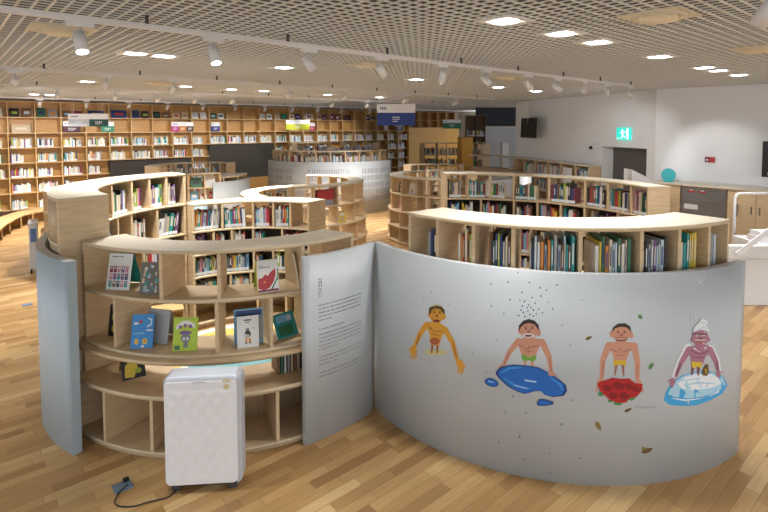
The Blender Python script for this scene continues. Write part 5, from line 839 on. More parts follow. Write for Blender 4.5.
display_book(-121.3, 1.40, .774, 12, 9, .115, .255, 'black', 'narrow black book with yellow pictures leaning in the corner bay of the middle display row', sp)
fish = [(K['sky blue'], R4(.12, .42, .6, .46)), (K['white'], R4(.1, .7, .3, .76)), (K['white'], R4(.68, .5, .96, .54)), (K['pale blue'], [(.7, .6), (.9, .66), (.92, .84), (.74, .9), (.72, .86), (.86, .8), (.84, .7), (.7, .66)]),
        (K['yellow'], EL(.26, .2, .1, .085)), (K['yellow'], EL(.64, .2, .12, .09)), (K['red'], EL(.4, .78, .08, .05)), (K['white'], EL(.55, .06, .07, .04)), (K['orange'], EL(.26, .2, .05, .04)), (K['orange'], EL(.64, .2, .06, .05))]
display_book(-105.3, 1.475, .774, 22, 17, .165, .255, mat('cover_bright_blue', (.02, .22, .56), .4), 'bright blue picture book with yellow spots, standing before a grey book', fish)
display_book(-103.2, 1.37, .774, 2, 12, .20, .26, 'grey', 'plain grey picture book half hidden behind the bright blue one', [], tent=26, tcolor='grey')
mon = [(K['white'], [(.12, .62), (.3, .74), (.5, .79), (.7, .76), (.9, .66), (.88, .78), (.7, .88), (.5, .9), (.28, .86), (.1, .74)]), (K['purple'], R4(.22, .66, .34, .76)), (K['purple'], R4(.42, .7, .54, .8)), (K['purple'], R4(.62, .68, .76, .78)),
       (K['purple'], EL(.5, .54, .26, .06)), (INK, EL(.52, .38, .2, .13)), (K['white'], EL(.45, .36, .05, .05, 9)), (K['white'], EL(.6, .36, .05, .05, 9)), (INK, R4(.44, .1, .62, .28)), (K['dark green'], R4(.08, .04, .3, .16)), (K['lime green'], R4(.1, .93, .9, .97))]
display_book(-91.3, 1.47, .774, 4, 12, .185, .25, mat('cover_acid_green', (.42, .56, .03), .45), 'acid green picture book with a dark monster drawing on the middle display row', mon)
bear = [(INK, R4(.32, .84, .66, .90)), (INK, R4(.38, .78, .58, .81)), (INK, EL(.48, .54, .09, .09)), (K['black'], EL(.48, .42, .15, .12)), (K['beige'], EL(.48, .36, .09, .07)), (K['pale blue'], EL(.36, .40, .07, .05)), (K['orange'], R4(.36, .16, .46, .29)), (K['orange'], R4(.52, .16, .62, .29)), (K['brown'], R4(.34, .13, .46, .17)), (K['brown'], R4(.52, .13, .64, .17)), (K['orange'], R4(.74, .58, .8, .62))]
display_book(-72.6, 1.475, .774, 1, 10, .165, .24, 'white', 'white picture book with a small standing bear, in front of a blue book', bear)
display_book(-72.3, 1.41, .774, -2, 9, .225, .275, 'sky blue', 'blue picture book behind the white bear book on the middle display row', [(K['navy blue'], R4(.05, .8, .95, .96)), (K['grey'], R4(.8, .1, .97, .75))])
display_book(-59.0, 1.40, .774, 12, 30, .19, .20, 'teal', 'teal picture book lying well back at the right end of the middle display row', [(K['sky blue'], R4(.1, .62, .85, .9)), (K['pale blue'], R4(.62, .68, .82, .86)), (K['dark green'], R4(.1, .1, .8, .5))])
display_book(-110.3, 1.42, .489, 55, 28, .17, .18, 'black', 'small dark picture book with yellow art opened like a tent on the low display row', [(K['yellow'], [(.1, .1), (.5, .05), (.7, .5), (.45, .85), (.15, .6)]), (K['lime green'], EL(.7, .3, .14, .12))], tent=34, tcolor='brown')
# small upright books at the right end of the low row
for i, (c, t) in enumerate([('brown', .03), ('dark green', .022), ('white', .016), ('grey', .016), ('beige', .022), ('brown', .022), ('beige', .026), ('black', .02)]):
    put_book(CA, 1.42, -63.0 + i * 1.15, .489, 1, t * .9, .17, .225 - .004 * (i % 3), c, 0, f'{c} book, {ORD[i]} from the left in the low display row beside the partition', 'books in the low display row', lab=False)
# tilted wooden book rest behind the acid green book
bx = thing('book_bin', (-2.45, 5.72, 0), 'small open wooden book bin on the rug edge inside the left nook', 'book bin', rotz=rad(28))
b = MB(); b.box(-.17, .17, -.13, .13, .44, .46); b.build('bin_top', [OAKL], bx, local=True)
for x in (-.17, .155):
    b = MB(); b.box(x, x + .015, -.13, .13, .02, .44); b.build('side_panel', [OAKL], bx, local=True)
b = MB(); b.box(-.155, .155, .115, .13, .02, .44); b.build('back_panel', [OAK], bx, local=True)
b = MB(); b.box(-.155, .155, -.13, .115, .02, .04); b.build('bin_base', [OAK], bx, local=True)
# round rug inside the nook
rug = thing('round_rug', (CA[0], CA[1], 0), 'round white rug with yellow and teal shapes on the floor inside the left nook', 'rug')
b = MB(); b.prism([(CA[0] + 1.08 * cos(2 * pi * i / 48), CA[1] + .02 + 1.08 * sin(2 * pi * i / 48)) for i in range(48)], .001, .012); b.build('rug_base', [mat('rug_white', (.70, .68, .62), .95)], rug)
b = MB(); b.sector(CA, .62, .96, 60, 215, .012, .016); b.build('yellow_shape', [mat('rug_yellow', (.66, .52, .12), .95)], rug)
b = MB(); b.prism([(CA[0] + .02 + .55 * cos(2 * pi * i / 40), CA[1] - .1 + .34 * sin(2 * pi * i / 40)) for i in range(40)], .012, .017); b.build('teal_shape', [mat('rug_teal', (.17, .36, .38), .95)], rug)

# ------------------------------------------------------------------ air purifier, cord, floor outlet
PX, PY = -1.236, 3.405; PW, PH = .52, .808
pur = thing('air_purifier', (PX, PY, 0), 'tall white air purifier with a dimpled front standing on the wood floor', 'air purifier', rotz=rad(5))
def rrect(w, h, r, n=6, cx=0, cz=0):
    pts = []
    for qx, qz, a0 in ((w / 2 - r, h / 2 - r, 0), (-w / 2 + r, h / 2 - r, 90), (-w / 2 + r, -h / 2 + r, 180), (w / 2 - r, -h / 2 + r, 270)):
        for i in range(n + 1):
            a = rad(a0 + 90 * i / n); pts.append((cx + qx + r * cos(a), cz + qz + r * sin(a)))
    return pts
def slab(pts, y0, y1, mi=0, b=None):
    b = b or MB(); n = len(pts)
    return b.add([(x, y0, z) for x, z in pts] + [(x, y1, z) for x, z in pts], [tuple(range(n)), tuple(range(n, 2 * n))[::-1]] + [(i, (i + 1) % n, n + (i + 1) % n, n + i) for i in range(n)], mi)
b = slab(rrect(PW, PH - .03, .05, cz=(PH + .03) / 2), .02, .15); b.build('body', [mat('purifier_silver', (.52, .54, .57), .35)], pur, local=True, bevel=.012)
b = slab(rrect(PW - .04, PH - .085, .035, cx=-.008, cz=(PH - .085) / 2 + .055), -.004, .024); b.build('front_panel', [WHITE], pur, local=True, bevel=.006)
b = slab(rrect(PW - .05, .075, .03, cz=PH - .0335), .0, .14); b.build('top_cover', [mat('purifier_top', (.70, .75, .84), .3)], pur, local=True, bevel=.012)
nx, nz = 60, 96; w_, h_ = PW - .06, PH - .16; vs = []; fs = []
for j in range(nz + 1):
    for i in range(nx + 1):
        x = -w_ / 2 + w_ * i / nx; z = .075 + h_ * j / nz
        u, v = x / .150, (z - .075) / .150
        k = cos(2 * pi * x / .098) * cos(2 * pi * (z - .075) / .132)
        ed = min(i, nx - i, j, nz - j) / 4.0; ed = max(0, min(1, ed))
        vs.append((x, -.0045 - .0055 * ed * (.5 + .5 * k), z))
for j in range(nz):
    for i in range(nx): fs.append((j * (nx + 1) + i, j * (nx + 1) + i + 1, (j + 1) * (nx + 1) + i + 1, (j + 1) * (nx + 1) + i))
MB().add(vs, fs, 0, True).build('dimpled_face', [WHITE], pur, local=True)
b = MB()
for i in range(12): b.box(-.06 + i * .0075, -.055 + i * .0075, -.0055, -.004, .768, .775)
b.build('logo', [mat('logo_grey', (.42, .42, .44), .5)], pur, local=True)
b = MB(); b.add([(.165 + .02 * cos(2 * pi * i / 16), -.0052, .735 + .02 * sin(2 * pi * i / 16)) for i in range(16)], [tuple(range(16))])
for i in range(4): b.box(.14 + i * .014, .15 + i * .014, -.0056, -.004, .765, .785)
b.build('gold_sticker', [mat('gold_print', (.66, .56, .28), .5)], pur, local=True)
b = MB(); b.box(-PW / 2 + .04, PW / 2 - .04, .012, .03, .040, .054); b.build('air_slot', [BLACK], pur, local=True)
for x in (-.19, .19):
    b = MB(); b.box(x - .03, x + .03, .03, .14, 0, .035); b.build('foot', [DGREY], pur, local=True)
out = thing('floor_outlet', (-1.815, 3.455, 0), 'small blue-grey floor outlet box plate set in the boards left of the purifier', 'floor outlet', rotz=ROT + .02)
b = MB(); b.box(-.06, .06, -.055, .055, 0, .006); b.build('plate', [mat('outlet_blue', (.17, .25, .34), .4, metal=.3)], out, local=True, bevel=.003)
b = MB(); b.box(-.048, .048, -.045, .02, .006, .009); b.build('lid', [mat('outlet_lid', (.20, .29, .38), .4, metal=.3)], out, local=True)
b = MB(); b.box(.012, .05, .026, .048, .006, .03); b.build('plug', [BLACK], out, local=True)
cpts = []
ctrl = [(-1.775, 3.45, .024), (-1.80, 3.38, .012), (-1.79, 3.30, .006), (-1.73, 3.262, .006), (-1.64, 3.265, .006), (-1.57, 3.30, .006), (-1.50, 3.325, .006), (-1.452, 3.35, .006), (-1.43, 3.40, .006), (-1.43, 3.47, .006)]
def catmull(P, n=8):
    r = []
    for i in range(len(P) - 1):
        p0, p1, p2, p3 = (Vector(P[max(i - 1, 0)]), Vector(P[i]), Vector(P[i + 1]), Vector(P[min(i + 2, len(P) - 1)]))
        for k in range(n):
            t = k / n; r.append(.5 * ((2 * p1) + (p2 - p0) * t + (2 * p0 - 5 * p1 + 4 * p2 - p3) * t * t + (3 * p1 - p0 - 3 * p2 + p3) * t ** 3))
    return r + [Vector(P[-1])]
b = MB(); b.tube(catmull(ctrl), .0045); tag(b.build('power_cord', [BLACK], loc=(-1.6, 3.3, 0)), 'thin black power cord curving over the floor from outlet to purifier', 'cord')

out2 = thing('floor_outlet', (-5.0, 7.11, 0), 'small blue-grey floor outlet plate in the aisle at the far left', 'floor outlet', rotz=ROT)
b = MB(); b.box(-.06, .06, -.055, .055, 0, .006); b.build('plate', [MATS['outlet_blue']], out2, local=True, bevel=.003)
b = MB(); b.box(-.048, .048, -.045, .02, .006, .009); b.build('lid', [MATS['outlet_lid']], out2, local=True)
ct = thing('book_cart', (-6.0, 8.75, 0), 'grey wheeled book cart with a blue notice at the far left aisle', 'cart', rotz=rad(33))
b = MB(); b.box(-.065, .065, -.16, .16, .09, .86); b.build('body', [GREY], ct, local=True, bevel=.01)
b = MB(); b.box(-.07, .07, -.17, .17, .86, .89); b.build('tray', [GREYE], ct, local=True)
b = MB(); b.box(-.04, .04, -.164, -.1605, .55, .78); b.build('blue_notice', [mat('notice_blue', (.08, .16, .36), .5)], ct, local=True)
for x in (-.045, .045):
    for y in (-.12, .12):
        b = MB(); b.cyl((x - .012, y, .045), (x + .012, y, .045), .045, .045, 14); b.box(x - .008, x + .008, y - .01, y + .01, .045, .09); b.build('caster', [BLACK], ct, local=True)

# ------------------------------------------------------------------ far bookcases: one unit per 0.6 m column
rb = random.Random(21)
ZR = [3.17, 2.745, 2.33, 1.93, 1.53, 1.135, .735, .30]
BK = (N1[0], N1[1])
def far_column(k, s0, lowest, felt, bench_open):
    x, y = SN(s0 + .3, 16.6)
    r = thing('wall_bookcase', (x, y, 0), f'tall honey oak bookcase column on the far wall, {ORD[k]} from the left', 'bookcase', 'far wall bookcase columns')
    zb = ZR[lowest]
    b = MB(); b.sn(s0, s0 + .6, 16.86, 16.88, zb, 3.17); b.build('back_panel', [OAK], r)
    b = MB(); b.sn(s0 - .012, s0 + .012, 16.6, 16.86, zb, 3.17); b.build('side_panel', [OAKL], r)
    for i in range(lowest + 1):
        b = MB(); b.sn(s0 + .012, s0 + .588, 16.6, 16.86, ZR[i] - .024, ZR[i]); b.build('shelf', [OAKL], r)
    if felt:
        b = MB(); b.sn(s0, s0 + .6, 16.66, 16.7, .72, zb - .024); b.build('felt_panel', [DARKP], r)
        b = MB(); b.sn(s0, s0 + .6, 16.6, 16.9, .3, .72); b.build('base_panel', [OAK], r)
    p0, p1 = SN(s0 + .03, 16.64), SN(s0 + .57, 16.64)
    for i in range(lowest):
        z = ZR[i + 1]
        if i == 0: stuff_face(rb, p0, p1, BK, z, .25, rb.choice([1, 2, 2, 2]), ['brown', 'beige', 'black', 'grey', 'maroon', 'cream', 'dark green', 'navy blue', 'white']) if rb.random() < .88 else None
        elif i == 1:
            if rb.random() < .12: stuff_face(rb, p0, p1, BK, z, .25, 1)
        elif rb.random() < .94: stuff_row(rb, p0, p1, BK, z, .26, .02, .045, frac=rb.uniform(.6, 1), light=.62)
for k in range(26):
    s0 = .2 + .6 * k
    if k in (6, 7, 8, 9): far_column(k, s0, 4, True, False)
    elif k in (11, 12, 13, 14): far_column(k, s0, 3, True, False)
    else: far_column(k, s0, 7, False, False)
# curved bench along the foot of the bookcases
bn = thing('reading_bench', (*SN(3, 16.3), 0), 'long low honey oak bench curving along the foot of the far bookcases', 'bench')
front = [(.80, 12.9), (.93, 13.6), (1.10, 14.3), (1.33, 15.0), (1.60, 15.6), (1.9, 15.95), (2.4, 16.12), (4.0, 16.16), (15.5, 16.16)]
inn = [(.35, 13.1), (.5, 13.8), (.68, 14.5), (.9, 15.2), (1.2, 15.8), (1.5, 16.3), (2.0, 16.59), (4.0, 16.59), (15.5, 16.59)]
b = MB(); b.prism([SN(*p) for p in front] + [SN(*p) for p in inn[::-1]], .255, .29); b.build('seat', [OAKL], bn)
sh = [(p[0] - .06, p[1] + .05) for p in front]
b = MB(); b.prism([SN(p[0] * .5 + q[0] * .5, p[1] * .5 + q[1] * .5) for p, q in zip(sh, inn)] + [SN(*p) for p in inn[::-1]], 0, .255); b.build('base', [OAK], bn)
for i, (s, n) in enumerate([(1.0, 13.95), (1.2, 14.6), (1.48, 15.28), (1.78, 15.77), (2.4, 16.14), (3.4, 16.17), (4.4, 16.18), (5.4, 16.18), (6.4, 16.18), (7.4, 16.18)]):
    b = MB(); b.sn(s - .01, s + .015, n, n + .28, 0, .255); b.build('divider', [OAKL], bn)

# ------------------------------------------------------------------ distant round nooks
CF = (-4.9, 13.6); CC = (-1.6, 10.2); CE = (1.33, 11.6); CD = (-1.65, 16.55); CG = (-5.05, 9.25)
rs = random.Random(31)
ring_shelf('curved_bookshelf', CF, .98, 1.30, 60, 215, bd(1.48, 1.12, .76, .40, .05), [[75, 92, 110, 128, 146, 164, 182, 200]] * 4, 'distant curved birch bookshelf ring at the left, in front of the felt panels', 'curved bookshelves')
ring_shelf('curved_display_shelf', CF, .95, 1.28, -82, -46, bd(1.36, 1.02, .70, .36, .05), [[-64]] * 4, 'small distant display bay showing a green picture book, left of the grey drum', 'curved bookshelves')
ring_shelf('curved_bookshelf', CF, .45, 1.24, -44, 20, bd(1.24, .85, .45, .05), [[-20]] * 3, 'distant low shelf with a white top behind its grey curved panel', 'curved bookshelves', top=WHITEG)
partition('grey_partition', CF, 1.27, 1.31, -56, 25, 1.13, 'plain grey curved panel in front of the distant white-topped shelf', group='plain grey partitions')
stuff_face(rs, (CF[0] + 1.25 * cos(rad(-80)), CF[1] + 1.25 * sin(rad(-80))), (CF[0] + 1.25 * cos(rad(-50)), CF[1] + 1.25 * sin(rad(-50))), (-.4, .9), 1.02, .26, 2)
stuff_face(rs, (CF[0] + 1.25 * cos(rad(-80)), CF[1] + 1.25 * sin(rad(-80))), (CF[0] + 1.25 * cos(rad(-50)), CF[1] + 1.25 * sin(rad(-50))), (-.4, .9), .70, .24, 3)
arc_stuff(rs, CF, 1.05, 165, 75, 1.12, .24, frac=.9)
ring_shelf('curved_bookshelf', CC, .88, 1.2, 97, 232, bd(1.21, .85, .47, .05), [[115, 140, 165, 190, 212]] * 3, 'middle-distance low curved shelf with a broad cream top, behind the left nook', 'curved bookshelves')
ring_shelf('curved_display_shelf', CC, .90, 1.2, -93, 95, bd(1.44, 1.08, .73, .40, .05), [[-72, -50, -28, -5, 18, 40, 62, 80]] * 4, 'middle-distance curved display shelf ring holding a red box, beside the perforated panel', 'curved bookshelves', radii={2: (.9, 1.25), 3: (.9, 1.27), 4: (.9, 1.26)})
arc_stuff(rs, CC, .95, 150, 100, .86, .25, frac=.6, light=.3)
ring_shelf('curved_display_shelf', CE, .90, 1.2, 110, 262, bd(1.42, 1.06, .70, .37, .05), [[128, 150, 172, 194, 216, 236, 250]] * 4, 'middle-distance curved display shelf with open compartments, left of the right nook', 'curved bookshelves', radii={2: (.9, 1.24), 3: (.9, 1.26), 4: (.9, 1.25)})
ring_shelf('curved_bookshelf', CE, .9, 1.2, 40, 104, bd(1.42, 1.06, .70, .37, .05), [[56, 72, 88]] * 4, 'middle-distance curved shelf rear half, seen over the compartment shelf', 'curved bookshelves')
# distant nook with the perforated panel
dpart = partition('perforated_partition', CD, 2.06, 2.12, -151, -28, 1.49, 'distant wide grey curved partition with rows of slanted slots', mat('slot_panel_grey', (.56, .59, .62), .45))
slots = []
for row in range(5):
    for i in range(90):
        a = -148 + i * 1.3
        if -118 < a < -62 and row < 2 and not (-105 < a < -70): continue
        if rs.random() < .12: continue
        z = 1.22 - row * .2; slots.append((a, a + .42, z - .07, z + .07))
printed(CD, 2.12, slots, 'slots', mat('slot_shade', (.24, .26, .29), .6), dpart)
ring_shelf('curved_bookshelf', CD, 1.72, 2.03, -146, -32, bd(1.80, 1.42, 1.0, .55, .05), [[-134, -122, -110, -98, -86, -74, -62, -50, -40]] * 4, 'distant front curved shelf standing behind the slotted grey partition', 'curved bookshelves')
arc_stuff(rs, CD, 1.95, -144, -36, 1.42, .26, facing=1, frac=1, light=.6)
ring_shelf('curved_bookshelf', CD, 1.72, 2.03, 42, 140, bd(1.93, 1.55, 1.15, .7, .05), [[56, 70, 84, 98, 112, 126]] * 4, 'distant rear curved shelf whose rail shows above the slotted partition nook', 'curved bookshelves')
arc_stuff(rs, CD, 1.76, 138, 46, 1.55, .26, frac=1, light=.6)
# shelves in the right distance
CH = (1.55, 13.4); CJ = (2.15, 17.5)
ring_shelf('curved_bookshelf', CH, 1.3, 1.62, 62, 128, bd(1.42, 1.04, .66, .3, .05), [[76, 90, 104, 116]] * 4, 'distant curved shelf with a bright straight-looking rail, right of the slotted partition', 'curved bookshelves')
arc_stuff(rs, CH, 1.34, 124, 66, 1.04, .26, frac=1, light=.45); arc_stuff(rs, CH, 1.34, 124, 66, .66, .26, frac=1, light=.3)
ring_shelf('curved_bookshelf', CJ, 1.3, 1.62, 16, 122, bd(1.90, 1.47, 1.06, .66, .3, .05), [[30, 48, 66, 84, 98]] * 5, 'farthest tall curved shelf of pale books below the amber wall', 'curved bookshelves')
arc_stuff(rs, CJ, 1.34, 118, 22, 1.47, .28, frac=1, light=.75); arc_stuff(rs, CJ, 1.34, 118, 22, 1.06, .28, frac=1, light=.3)
ring_shelf('curved_bookshelf', CG, .64, .92, 120, 262, bd(1.42, 1.06, .72, .38, .05), [[140, 165, 190, 215, 240]] * 4, 'low curved shelf glimpsed behind the blue-grey partition at far left', 'curved bookshelves', radii={2: (.64, .97), 3: (.64, .98), 4: (.64, .97)})
# single picture books on the distant display shelves
def small_display(C, r, a, z, w, h, col, label, yaw=0):
    display_book(a, r, z, yaw, 12, w, h, col, label, [(K['white'], R4(.2, .6, .8, .85)), (K['beige'], EL(.5, .32, .25, .18))], C=C)
small_display(CC, 1.12, -41, 1.081 - .36, .17, .22, 'yellow', 'yellow picture book standing on the middle-distance display shelf under the red box')
b = MB(); a = -61; c_ = (CC[0] + 1.06 * cos(rad(a)), CC[1] + 1.06 * sin(rad(a))); T_ = Matrix.Translation((c_[0] + .02, c_[1], 1.081)) @ Matrix.Rotation(rad(a + 90), 4, 'Z')
rbx = thing('storage_box', (c_[0], c_[1], 1.081), 'red box with grey lower edge on the middle-distance display shelf', 'box', rotz=rad(a + 90))
b = MB(); b.box(-.15, .15, -.07, .07, 0, .10); b.build('box_base', [mat('box_grey', (.30, .31, .34), .5)], rbx, local=True)
b = MB(); b.box(-.155, .155, -.075, .075, .10, .275); b.build('box_lid', [COVER['red']], rbx, local=True)
small_display(CE, 1.08, 205, 1.061, .2, .25, 'black', 'black picture book on the top row of the right middle-distance shelf')
small_display(CE, 1.08, 226, 1.061, .16, .24, 'white', 'white picture book beside the black one on the right middle-distance shelf')
small_display(CE, 1.08, 205, .701, .16, .2, 'pink', 'pink picture book on the second row of the right middle-distance shelf')

# ------------------------------------------------------------------ right side: counter cabinets, desk, wall shelf
wk = MB(); wk.sn(10.40, 11.055, -1.2, 4.15, 1.405, 1.432); tag(wk.build('worktop', [TOP], loc=(*SN(10.7, 2), 0)), 'long pale worktop running along the right wall over the cabinets', 'worktop')
def cabinet(n0, n1, label, doors, steel=False):
    x, y = SN(10.72, (n0 + n1) / 2)
    r = thing('wall_cabinet', (x, y, 0), label, 'cabinet', 'cabinets under the long worktop')
    b = MB(); b.sn(10.47, 11.05, n0 + .003, n1 - .003, 0, 1.404); b.build('carcass', [PLY], r)
    w = (n1 - n0) / doors
    for i in range(doors):
        if steel:
            for k, (z0, z1) in enumerate(((1.12, 1.37), (.86, 1.11), (.06, .85))):
                b = MB(); b.sn(10.445, 10.469, n0 + .01, n1 - .01, z0, z1); d = b.build('drawer', [STEEL], r)
                b = MB(); b.sn(10.43, 10.445, n0 + .15, n1 - .15, z1 - .03, z1 - .015); b.build('drawer_pull', [CHROME], d)
            break
        b = MB(); b.sn(10.445, 10.469, n0 + w * i + .004, n0 + w * (i + 1) - .004, .06, 1.40); d = b.build('door', [PLY], r)
        hx = n0 + w * (i + 1) - .06 if i % 2 == 0 else n0 + w * i + .06
        b = MB(); b.sn(10.425, 10.444, hx - .01, hx + .01, 1.0, 1.13); b.build('handle', [CHROME], d)
    return r
cabinet(3.62, 4.12, 'plain birch cabinet at the rear end of the worktop, left of the steel drawers', 1)
st = cabinet(2.87, 3.61, 'dark steel drawer unit under the worktop between two birch cabinets', 1, True)
b = MB(); b.sn(10.440, 10.444, 3.32, 3.55, .98, 1.07); b.build('white_notice', [WHITEG], st)
for n in (3.20, 3.38):
    b = MB(); b.sn(10.438, 10.444, n, n + .1, 1.29, 1.35); b.build('red_tag', [COVER['red']], st); b = MB(); b.sn(10.436, 10.4385, n + .02, n + .08, 1.32, 1.35); b.build('white_tag', [WHITEG], st)
cabinet(2.02, 2.86, 'two-door birch cabinet with chrome handles at the right edge of the frame', 2)
b = MB(); b.sn(10.36, 10.41, 2.18, 2.30, 1.36, 1.385) if 0 else None
gl = MB(); gl.cyl((*SN(10.68, 3.92), 1.4325), (*SN(10.68, 3.92), 1.45), .10, .08, 20); glo = thing('teal_globe', (*SN(10.68, 3.92), 1.432), 'round teal disc ornament standing on the worktop by the wall', 'ornament')
gl.build('foot', [TEAL], glo)
b = MB(); q = SN(10.68, 3.92); c0 = (q[0], q[1], 1.56); b.cyl((c0[0] - .014 * D1[0], c0[1] - .014 * D1[1], c0[2]), (c0[0] + .014 * D1[0], c0[1] + .014 * D1[1], c0[2]), .13, .13, 28); b.build('disc', [TEAL], glo)
# white desk with tube rail at the right
dk = thing('white_desk', (5.4, 7.3, 0), 'white reception desk at the right edge behind the mural partition', 'desk')
b = MB(); b.box(4.72, 6.6, 7.08, 7.15, 0, .66); b.box(5.3, 6.6, 7.15, 7.75, 0, .66); b.build('desk_base', [WHITEG], dk, bevel=.01)
b = MB(); b.box(4.70, 6.6, 7.05, 7.16, .668, .85); b.box(5.3, 6.6, 7.16, 7.78, .668, .85); b.build('desk_top', [WHITEG], dk, bevel=.01)
b = MB(); T_ = Matrix.Translation((4.86, 7.02, .74)) @ Matrix.Rotation(rad(-38), 4, 'Y'); b.box(0, .62, -.008, .008, -.035, .035, 0, T_); b.build('sloping_rail', [WHITE], dk)
b = MB(); b.box(5.33, 5.75, 7.2, 7.5, .851, .93); b.box(5.35, 5.73, 7.22, 7.48, .93, 1.0, 0); tag(b.build('paper_stack', [WHITE], loc=(5.5, 7.35, .85)), 'stack of white paper on the white desk at the right edge', 'paper stack')
b = MB(); x0, y0 = 5.38, 7.86
b.tube([(x0, y0, 0), (x0, y0, 1.40), (x0 + .02, y0, 1.45), (x0 + .06, y0, 1.475), (x0 + .9, y0, 1.475)], .022); tag(b.build('tube_frame', [WHITEG], loc=(x0, y0, 0)), 'white bent tube frame standing behind the white desk', 'frame')
b = MB(); b.box(-.03, .03, -.02, .02, 0, .2); o = b.build('black_lock', [BLACK], local=True); o.location = (*SN(10.40, 2.72), .96); o.rotation_euler = (0, 0, ROT); tag(o, 'black gadget hanging beside the birch cabinet door', 'lock')
# low shelf along the white wall
ws = thing('wall_shelf', LW(3.4, -.2, 0), 'low birch bookshelf along the white wall under the television', 'bookshelf')
cur = [(1.62, -.02), (1.62, -.36), (4.6, -.36), (5.2, -.42), (5.8, -.60), (6.3, -.85), (6.55, -1.15), (6.7, -1.1), (6.65, -.6), (6.3, -.25), (5.6, -.05), (5.2, -.02)]
for z0, z1, nm in ((1.55, 1.58, 'top_board'), (1.17, 1.195, 'shelf'), (.74, .765, 'shelf'), (.05, .08, 'shelf')):
    b = MB(); b.prism([LW(t, e, 0)[:2] for t, e in cur], z0, z1); b.build(nm, [TOP if nm == 'top_board' else PLY], ws)
for t in (1.64, 2.15, 2.75, 3.35, 3.95, 4.55, 5.1):
    b = MB(); lwbox(b, t - .012, t + .012, -.35, -.03, .08, 1.17); lwbox(b, t - .012, t + .012, -.35, -.03, 1.195, 1.55); b.build('divider', [PLY], ws)
b = MB(); lwbox(b, 1.62, 5.2, -.03, -.01, .0, 1.55); b.build('back_panel', [PLYD], ws)
b = MB(); b.prism([LW(t, e, 0)[:2] for t, e in [(5.2, -.38), (5.8, -.55), (6.27, -.8), (6.5, -1.1), (6.54, -1.1), (6.31, -.78), (5.82, -.5), (5.2, -.33)]], .08, 1.17); b.build('curved_panel', [PLY], ws)
def lw_row(t0, t1, z, h, frac=1.0, light=.5): stuff_row(rs, LW(t0, -.33, 0)[:2], LW(t1, -.33, 0)[:2], M_, z, h, frac=frac, light=light)
for t0, t1, z in ((4.5, 4.0, 1.196), (3.9, 3.4, 1.196), (3.3, 2.8, 1.196), (4.5, 4.0, .766), (3.9, 3.4, .766), (2.1, 1.7, 1.196), (2.65, 2.2, .766), (5.4, 5.2, 1.196)): lw_row(t0, t1, z, .28)
b = MB(); lwbox(b, 2.25, 2.62, -.37, -.362, .85, 1.47); tag(b.build('white_board', [WHITEG], loc=LW(2.4, -.36, .85)), 'small white board covering one bay of the wall shelf', 'board')
kk = thing('white_kiosk', (4.68, 9.4, 0), 'white kiosk with a slanted panel seen over the rear right shelf below the grey door', 'kiosk')
b = MB(); b.box(4.58, 4.78, 9.35, 9.55, 0, 1.44); b.build('post', [WHITEG], kk)
b = MB(); b.hexa([(4.48, 9.3, 1.44), (4.88, 9.3, 1.44), (4.88, 9.6, 1.44), (4.48, 9.6, 1.44), (4.48, 9.3, 1.72), (4.88, 9.3, 1.52), (4.88, 9.6, 1.52), (4.48, 9.6, 1.72)]); b.build('slanted_panel', [WHITE], kk)
# curved white counter by the entrance
b = MB(); b.sector((2.3, 14.3), 1.18, 1.34, -75, 50, 0, 1.12); tag(b.build('curved_counter', [WHITEG], loc=(2.3, 14.3, 0)), 'curved white counter near the entrance glass', 'counter')
b = MB(); b.cyl((3.33, 12.1, 0), (3.33, 12.1, 1.32), .12, .14, 20); tag(b.build('white_pedestal', [WHITE], loc=(3.33, 12.1, 0)), 'white round pedestal behind rear right shelf', 'pedestal')
b = MB(); b.box(3.9, 4.12, 17.0, 17.3, 0, 1.95); tag(b.build('white_pillar', [WHITE], loc=(4, 17.1, 0)), 'slim white pillar beside the entrance glass', 'pillar')
# amber end: veneer wall, end panel and dark stack
b = MB(); b.sn(15.85, 19.2, 16.62, 16.8, 0, 2.45); tag(b.build('amber_veneer_panel', [ORANGE], loc=(*SN(17, 16.7), 0)), 'smooth amber veneer wall panel at the end of the far bookcases', 'wall panel')
b = MB(); b.box(2.62, 2.98, 17.3, 17.36, 0, 2.13); b.box(2.62, 2.66, 17.36, 18.4, 0, 2.13); tag(b.build('amber_end_panel', [ORANGE], loc=(2.8, 17.3, 0)), 'amber end panel of a bookshelf near the entrance', 'end panel')
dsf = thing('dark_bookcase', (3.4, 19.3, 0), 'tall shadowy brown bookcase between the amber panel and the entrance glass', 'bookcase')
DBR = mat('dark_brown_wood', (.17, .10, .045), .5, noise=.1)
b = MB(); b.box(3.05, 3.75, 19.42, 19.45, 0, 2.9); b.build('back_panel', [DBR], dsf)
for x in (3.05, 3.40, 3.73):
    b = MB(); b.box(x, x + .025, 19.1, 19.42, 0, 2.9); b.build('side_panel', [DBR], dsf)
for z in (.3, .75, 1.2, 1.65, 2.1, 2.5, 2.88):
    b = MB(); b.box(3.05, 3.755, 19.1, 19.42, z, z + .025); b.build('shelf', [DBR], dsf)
    if z < 2.4:
        stuff_row(rs, (3.08, 19.13), (3.39, 19.13), (0, 1), z + .026, .27, light=.1); stuff_row(rs, (3.43, 19.13), (3.72, 19.13), (0, 1), z + .026, .27, light=.1)
b = MB(); b.sn(15.85, 19.2, 16.86, 16.88, 2.45, 3.17); b.sn(15.85, 19.2, 16.6, 16.86, 2.76, 2.785); b.sn(15.85, 19.2, 16.6, 16.86, 3.15, 3.17)
for i in range(6): b.sn(15.85 + .6 * i, 15.87 + .6 * i, 16.6, 16.86, 2.45, 3.17)
tag(b.build('upper_bookcase', [OAK], loc=(*SN(17, 16.7), 2.45)), 'shallow oak shelf run above the amber veneer wall panel', 'bookcase')

